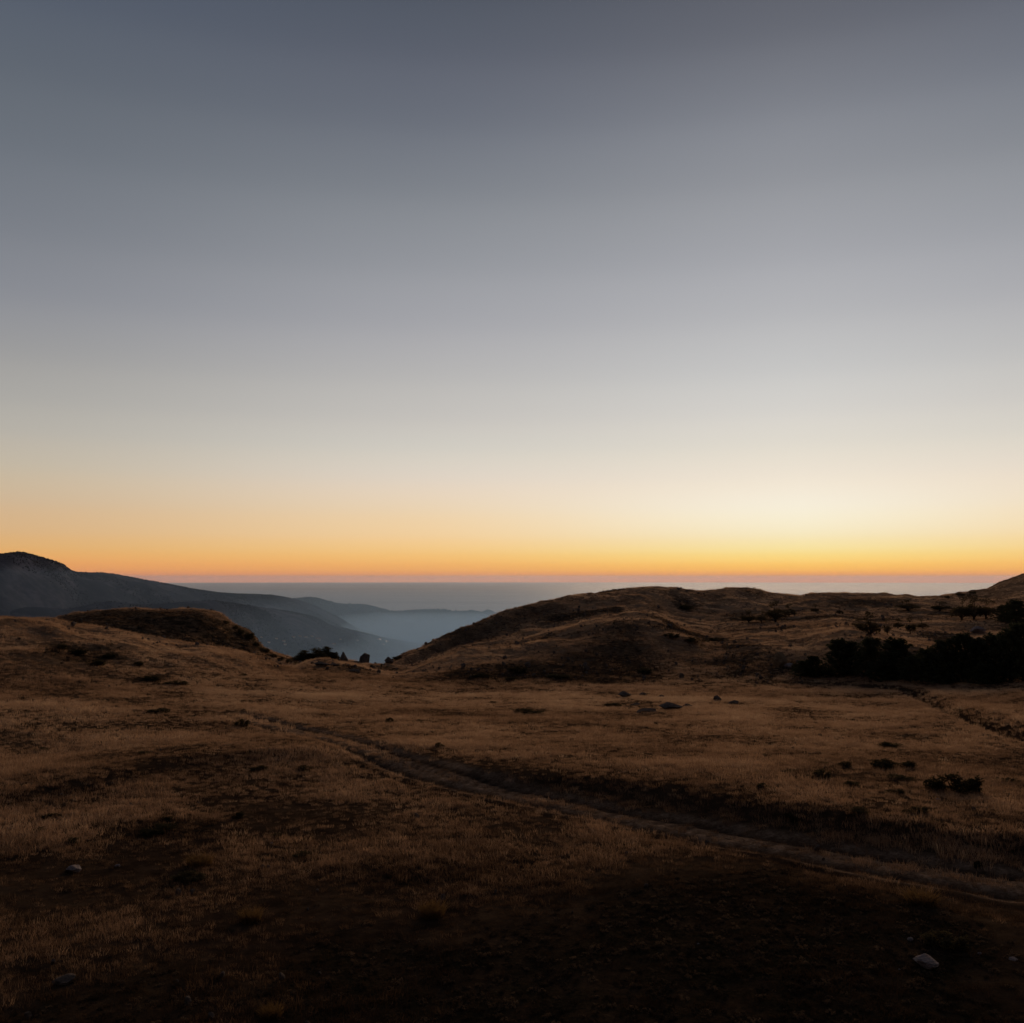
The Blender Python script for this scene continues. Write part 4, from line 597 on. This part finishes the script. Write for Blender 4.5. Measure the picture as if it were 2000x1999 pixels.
def standing_rock():
    V, Fc = ICO[4]; V = V.copy(); g = np.random.default_rng(77)
    for d, o in (((1, 0, 0), .6), ((-1, .1, .25), .58), ((.1, 1, 0), .6), ((0, -1, .1), .62), ((0.3, 0.1, 1), .8), ((-.8, -.2, .7), .75), ((.7, -.6, .3), .66)):
        d = np.array(d, float); d /= np.linalg.norm(d); e = V @ d - o; V -= np.clip(e, 0, None)[:, None]*d
    n = fbm(V[:, 0]*1.2 + V[:, 1], V[:, 2], 0.5, 4, 5); V *= (1 + 0.13*n)[:, None]
    V[:, 0] += 0.12*V[:, 2]
    lo, hi = V.min(0), V.max(0); V = (V - (lo + hi)/2)/(hi - lo); V[:, 2] = (V[:, 2] + 0.5)*1.15 - 0.15
    return mesh_np('rock_body', V, Fc, False)

# ---------------------------------------------------------------- scattered ground cover
def scatter(name, label, cat, pts, scl, tint, protos):
    n = len(pts); g = np.random.default_rng(len(name)*7 + n)
    me = bpy.data.meshes.new(name); me.vertices.add(n); me.vertices.foreach_set('co', np.asarray(pts, np.float32).ravel())
    for an, av in (('scl', scl), ('tint', tint), ('rot', g.uniform(0, 6.283, n))):
        a = me.attributes.new(an, 'FLOAT', 'POINT'); a.data.foreach_set('value', np.asarray(av, np.float32))
    a = me.attributes.new('pick', 'INT', 'POINT'); a.data.foreach_set('value', g.integers(0, len(protos), n).astype(np.int32))
    me.update(); o = link(name, me)
    ng = bpy.data.node_groups.new(name, 'GeometryNodeTree')
    ng.interface.new_socket('Geometry', in_out='INPUT', socket_type='NodeSocketGeometry')
    ng.interface.new_socket('Geometry', in_out='OUTPUT', socket_type='NodeSocketGeometry')
    N, L = ng.nodes, ng.links; i = N.new('NodeGroupInput'); out = N.new('NodeGroupOutput')
    iop = N.new('GeometryNodeInstanceOnPoints'); L.new(i.outputs[0], iop.inputs['Points'])
    jn = N.new('GeometryNodeJoinGeometry')
    for p in protos:
        oi = N.new('GeometryNodeObjectInfo'); oi.inputs['Object'].default_value = p; oi.inputs['As Instance'].default_value = True
        L.new(oi.outputs['Geometry'], jn.inputs[0])
    L.new(jn.outputs[0], iop.inputs['Instance']); iop.inputs['Pick Instance'].default_value = True
    def na(nm, ty='FLOAT'):
        q = N.new('GeometryNodeInputNamedAttribute'); q.data_type = ty; q.inputs[0].default_value = nm; return q.outputs[0]
    L.new(na('pick', 'INT'), iop.inputs['Instance Index'])
    cx = N.new('ShaderNodeCombineXYZ'); L.new(na('rot'), cx.inputs[2]); L.new(cx.outputs[0], iop.inputs['Rotation'])
    L.new(na('scl'), iop.inputs['Scale']); L.new(iop.outputs[0], out.inputs[0])
    md = o.modifiers.new('scatter', 'NODES'); md.node_group = ng
    return tag(o, label, cat, kind='stuff')

def proto_obj(name, me, mat):
    me.materials.append(mat); return bpy.data.objects.new(name, me)     # never linked: seen only through the scatter

def wedge(g, r0, r1, per_m2, half=R(38)):
    n = int(per_m2*half*(r1*r1 - r0*r0)); a = g.uniform(-half, half, n); r = np.sqrt(g.uniform(r0*r0, r1*r1, n))
    return np.sin(a)*r, np.cos(a)*r

def build_cover():
    g = np.random.default_rng(4); F = NEAR
    PX, PY, S, TI = [], [], [], []
    for r0, r1, den, s0 in ((15, 45, 22, 0.75), (45, 80, 16, 0.9), (80, 135, 8, 1.1), (135, 200, 4.2, 1.35), (200, 300, 2.6, 1.5), (300, 460, 1.0, 1.8), (460, 760, 0.07, 2.0)):
        x, y = wedge(g, r0, r1, den)
        patch = fbm(x, y, 9, 3, 401); big = fbm(x, y, 38, 3, 405); fine = fbm(x, y, 2.4, 2, 407)
        tr = F.sample(np.clip(F.track - 0.5*F.verge, 0, 1), x, y); ru = F.sample(np.clip(F.rut + F.gully + F.path, 0, 1), x, y); sc = F.sample(F.scrub, x, y); so = F.sample(F.soil, x, y)
        keep = (1 - 0.86*tr)*(1 - 0.93*ru)*(1 - (0.7 - 0.42*(y < 50))*sc)*(1 - 0.40*so)*np.clip(0.75 + 1.1*patch + 0.8*fine, 0.16 + 0.34*sstep(40, 70, np.hypot(x, y)), 1)
        ok = g.uniform(size=len(x)) < keep
        x, y, patch, big, so, sc = x[ok], y[ok], patch[ok], big[ok], so[ok], sc[ok]
        PX.append(x); PY.append(y)
        S.append(s0*g.uniform(0.6, 1.25, len(x))*np.clip(0.95 + 0.8*patch, 0.55, 1.5)*(1 - 0.25*so)*(1 - 0.15*sstep(47, 26, y)))
        TI.append(np.clip(0.50 + 0.42*big + 0.30*patch + g.normal(0, 0.13, len(x)) - 0.10*so - 0.38*sc - 0.44*sstep(52, 28, y + 7*patch) + 0.10*sstep(50, 80, y), 0, 1))  # foreground tufts tinted darker in place of real shade
    x, y = np.concatenate(PX), np.concatenate(PY); z = F.z(x, y) - 0.01
    protos = []
    for k in range(6):
        V, Fc = blades(500 + k, 40, 0.24 + 0.03*k, 0.06, 0.15 + 0.03*k, 0.015, 0.8)
        protos.append(proto_obj('grass_tuft', mesh_np('grass_tuft', V, Fc, False), MAT_GRASS))
    for k in range(2):                                            # taller seed stalks here and there
        V, Fc = blades(520 + k, 11, 0.26, 0.16, 0.42, 0.011, 0.5)
        protos.append(proto_obj('grass_stalks', mesh_np('grass_stalks', V, Fc, False), MAT_GRASS))
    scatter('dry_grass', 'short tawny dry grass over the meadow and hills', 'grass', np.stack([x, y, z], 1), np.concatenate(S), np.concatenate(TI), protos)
    # dark heath cushions too many to count; dense foreground mat imitates shade
    PX, PY, S = [], [], []
    for r0, r1, den, s0 in ((15, 60, 11, 0.30), (60, 140, 0.35, 0.5), (140, 330, 0.9, 0.8), (330, 480, 0.25, 1.0)):
        x, y = wedge(g, r0, r1, den); sc = F.sample(F.scrub, x, y); so = F.sample(F.soil, x, y); tr = F.sample(np.clip(F.track + F.rut + 1.5*F.gully + F.path, 0, 1), x, y)
        k = np.clip(fbm(x, y, 7, 3, 421)*1.6 - 0.15, 0, 1)
        ok = g.uniform(size=len(x)) < (0.95*sc + np.where(y < 60, 0.10, 0.35)*k + np.where(y < 60, 0.05, 0.35)*so*(fbm(x, y, 3, 2, 423) > 0))*(1 - tr)
        PX.append(x[ok]); PY.append(y[ok]); S.append(s0*g.uniform(0.45, 1.3, ok.sum()))
    x, y = np.concatenate(PX), np.concatenate(PY); z = F.z(x, y) - 0.02
    protos = []
    for k in range(4):
        q = np.random.default_rng(600 + k); C = [(q.uniform(-.35, .35), q.uniform(-.3, .3), q.uniform(.06, .2), q.uniform(.14, .24)) for i in range(7)]
        V, Fc = leaf_cloud(q, C, 150, 0.06, 0.3, 0.7); protos.append(proto_obj('heath_cushion', mesh_np('heath_cushion', V, Fc, False), MAT_HEATH))
    scatter('heath', 'dark low heath cushions dotted over hills and meadow, massed in front as painted shade', 'heath', np.stack([x, y, z], 1), np.concatenate(S), g.uniform(0, 1, len(x)), protos)
    # loose stones
    PX, PY, S = [], [], []
    for r0, r1, den, s0 in ((17, 60, 0.10, 0.13), (60, 170, 0.03, 0.11), (170, 330, 0.22, 0.30), (330, 430, 0.05, 0.34)):
        x, y = wedge(g, r0, r1, den); sc = F.sample(F.scrub, x, y)
        ok = g.uniform(size=len(x)) < np.clip(0.12 + 0.9*sc*(x > -30)*(y > 85) + 0.8*(fbm(x, y, 20, 3, 431) > 0.2), 0, 1)
        PX.append(x[ok]); PY.append(y[ok]); S.append(s0*np.exp(g.normal(0, 0.45, ok.sum())))
    x, y = np.concatenate(PX), np.concatenate(PY); z = F.z(x, y)
    protos = []
    for k in range(4):
        me = rock_proto(700 + k, 2, 9); protos.append(proto_obj('loose_stone', me, MAT_ROCK))
    scatter('scree', 'small grey stones strewn over the slopes and meadow', 'scree', np.stack([x, y, z], 1), np.concatenate(S), g.uniform(0, 1, len(x)), protos)
build_cover()

def build_far_wood():
    g = np.random.default_rng(9); P = []; S = []
    M = Nodes('far_tree'); M.color(M.ramp(M.attr('tint', 'INSTANCER'), [(0.0, (0.012, 0.016, 0.025)), (1.0, (0.034, 0.041, 0.056))]))
    for F, r0, r1, n, thr, keep_crest in ((VAL, 4200, 7600, 60000, 0.06, 0), (MTN, 3800, 9300, 80000, 0.04, 0), (RDG, 9600, 13600, 36000, -0.05, 1)):
        a = g.uniform(-R(29), R(4 if F is not RDG else 3), n); r = np.sqrt(g.uniform(r0*r0, r1*r1, n)); x, y = np.sin(a)*r, np.cos(a)*r
        ok = fbm(x, y, 620, 4, 777) > thr + g.normal(0, 0.06, n); x, y = x[ok], y[ok]
        if keep_crest:
            L = np.array(T['ridge'][2]); k = g.uniform(0, len(L) - 1.001, 700); i = k.astype(int); q = (k - i)[:, None]; c = L[i]*(1 - q) + L[i + 1]*q
            on = fbm(c[:, 0], c[:, 1], 420, 2, 779) > -0.1; x = np.concatenate([x, c[on, 0]]); y = np.concatenate([y, c[on, 1]])
        P.append(np.stack([x, y, F.z(x, y) - 1], 1)); S.append(g.uniform(4, 9, len(x))*(2.0 if keep_crest else 1.0))
    protos = []
    for k in range(3):
        V, Fc = ICO[2]; V = V.copy(); V *= (1 + 0.25*fbm(V[:, 0]*1.3 + k, V[:, 1] + V[:, 2], 0.6, 2, 60 + k))[:, None]
        V = V*np.array([0.45, 0.45, 0.5]) + np.array([0, 0, 0.42]); V[:, :2] *= (1.15 - 0.55*V[:, 2:3])
        protos.append(proto_obj('far_tree', mesh_np('far_tree', V, Fc, False), M.m))
    P = np.concatenate(P); scatter('distant_wood', 'dark distant woods on the hazy mountain slopes and ridges', 'wood', P, np.concatenate(S), g.uniform(0, 1, len(P)), protos)
build_far_wood()

# ---------------------------------------------------------------- single plants and rocks
def plant(name, label, cat, group, loc, w, h, rot, parts):
    o = bpy.data.objects.new(name, None); COL.objects.link(o); o.empty_display_size = 0.3
    o.location = loc; o.rotation_euler = (0, 0, rot); o.scale = (w, w, h)
    tag(o, label, cat, group)
    for pn, me, mat in parts: link(pn, me, mat, o)
    return o
rng = random.Random(12)
def ground_z(x, y): return float(NEAR.z(x, y))

SHRUB = [shrub_proto(800 + k, k) for k in range(4)]
for (x, y, w, h, v, label) in T['shrubs']:
    fol, st = SHRUB[v]
    plant('shrub', label, 'shrub', 'low dark shrubs on meadow and hills', (x, y, ground_z(x, y) - 0.03), w*0.8, h*0.72, rng.uniform(0, 6.28), (('foliage', fol, MAT_SHRUB), ('stems', st, MAT_BARK)))
PINE = [pine_proto(900 + k) for k in range(3)]
for (x, y, w, h, v, label) in T['pines']:
    cr, tk = PINE[v]
    plant('pine_tree', label, 'pine tree', 'dark pines at the foot of the right hill', (x, y, ground_z(x, y) - 0.05), w, h, rng.uniform(0, 6.28), (('crown', cr, MAT_PINE), ('trunk', tk, MAT_BARK)))
TREE = [tree_proto(950 + k, k >= 3) for k in range(5)]
for (x, y, w, h, v, label) in T['trees']:
    cr, tk = TREE[v]
    plant('small_tree', label, 'tree', 'clump of trees in the saddle' if v >= 3 else 'small trees on the right hill', (x, y, ground_z(x, y) - 0.05), w, h, rng.uniform(0, 6.28), (('crown', cr, MAT_TREE if v < 3 else MAT_SHRUB), ('trunk', tk, MAT_BARK)))
def tussock_proto(seed):
    V, Fc = blades(seed, 420, 0.34, 0.45, 1.05, 0.022, 0.4); return mesh_np('tussock_blades', V*np.array([1.15, 1.15, 1]), Fc, False)
TUS = [tussock_proto(990 + k) for k in range(2)]
for (x, y, w, h, v, label) in T['tussocks']:
    o = link('grass_tussock', TUS[v], MAT_TUSSOCK); o.location = (x, y, ground_z(x, y) - 0.02); o.scale = (w, w, h*1.1); o.rotation_euler[2] = rng.uniform(0, 6.28)
    tag(o, label, 'grass tussock', 'dry tussocks in the foreground')

ROCK = [rock_proto(30 + k, 4, 14, (0.58, 0.92)) if k < 4 else rock_proto(30 + k) for k in range(6)] + [rock_proto(40, 4, 8, (0.75, 0.95)), standing_rock()]
ROCK_MATS = {}
for (x, y, w, h, v, label) in T['rocks']:
    mat = MAT_ROCK_TAN if v == 6 else (MAT_ROCK_PALE if ('pale' in label or 'white' in label or 'pinkish' in label) else MAT_ROCK)
    key = (v, mat.name)
    if key not in ROCK_MATS: ROCK_MATS[key] = ROCK[v].copy(); ROCK_MATS[key].materials.append(mat)
    o = link('boulder' if w > 1.2 else 'stone', ROCK_MATS[key]); o.location = (x, y, ground_z(x, y) - 0.02)
    o.scale = (w*0.92, w*rng.uniform(0.7, 0.95), h*(1.08 if v in (5, 7) and w < 3.2 else 0.85)); o.rotation_euler[2] = rng.uniform(-0.5, 0.5)
    tag(o, label, 'rock', 'rocks and stones')

# ---------------------------------------------------------------- houses down in the hazy valley
def build_houses():
    Mw = Nodes('white_wall'); Mw.color(Mw.ramp(Mw.noise(Mw.obj(), 0.4, 3), [(0.3, (0.36, 0.33, 0.30)), (0.7, (0.50, 0.47, 0.43))]))
    Mr = Nodes('roof_tile'); Mr.color(Mr.ramp(Mr.noise(Mr.obj(), 0.8, 3), [(0.3, (0.16, 0.07, 0.045)), (0.7, (0.26, 0.12, 0.08))]))
    Mg = Nodes('window_glass'); Mg.color((0.03, 0.035, 0.04)); Mg.bsdf.inputs['Roughness'].default_value = 0.1
    Ml = Nodes('lit_lamp'); Ml.color((0.9, 0.85, 0.75)); Ml.bsdf.inputs['Emission Color'].default_value = (1.0, 0.9, 0.72, 1); Ml.bsdf.inputs['Emission Strength'].default_value = 9.0
    def box(x0, x1, y0, y1, z0, z1):
        V = np.array([(x, y, z) for x in (x0, x1) for y in (y0, y1) for z in (z0, z1)], float)
        return V, np.array([(0, 1, 3, 2), (4, 6, 7, 5), (0, 4, 5, 1), (2, 3, 7, 6), (0, 2, 6, 4), (1, 5, 7, 3)])
    wall = mesh_np('house_wall', *box(-.5, .5, -.28, .28, -.12, .34), False)
    roof = bpy.data.meshes.new('house_roof')
    roof.from_pydata([(-.54, -.33, .335), (.54, -.33, .335), (.54, .33, .335), (-.54, .33, .335), (-.54, 0, .52), (.54, 0, .52)], [], [(0, 1, 5, 4), (2, 3, 4, 5), (0, 4, 3), (1, 2, 5), (3, 2, 1, 0)]); roof.update()
    pane = mesh_np('house_window', *box(-.06, .06, -.285, -.27, .08, .22), False)
    lamp = mesh_np('house_lamp', *join([box(-.03, .03, -.36, -.29, .26, .32), box(-.008, .008, -.31, -.28, .30, .31)]), False)
    for (x, y, w, a, lit, label) in T['houses']:
        o = bpy.data.objects.new('house', None); COL.objects.link(o); o.location = (x, y, float(VAL.z(x, y))); o.scale = (w, w, w); o.rotation_euler[2] = a
        tag(o, label, 'house', 'houses in the valley')
        link('wall', wall, Mw.m, o); link('roof', roof, Mr.m, o)
        for sx in (-.32, 0, .32):
            q = link('window', pane, Mg.m, o); q.location = (sx, 0, 0)
        if lit: link('lamp', lamp, Ml.m, o)
build_houses()
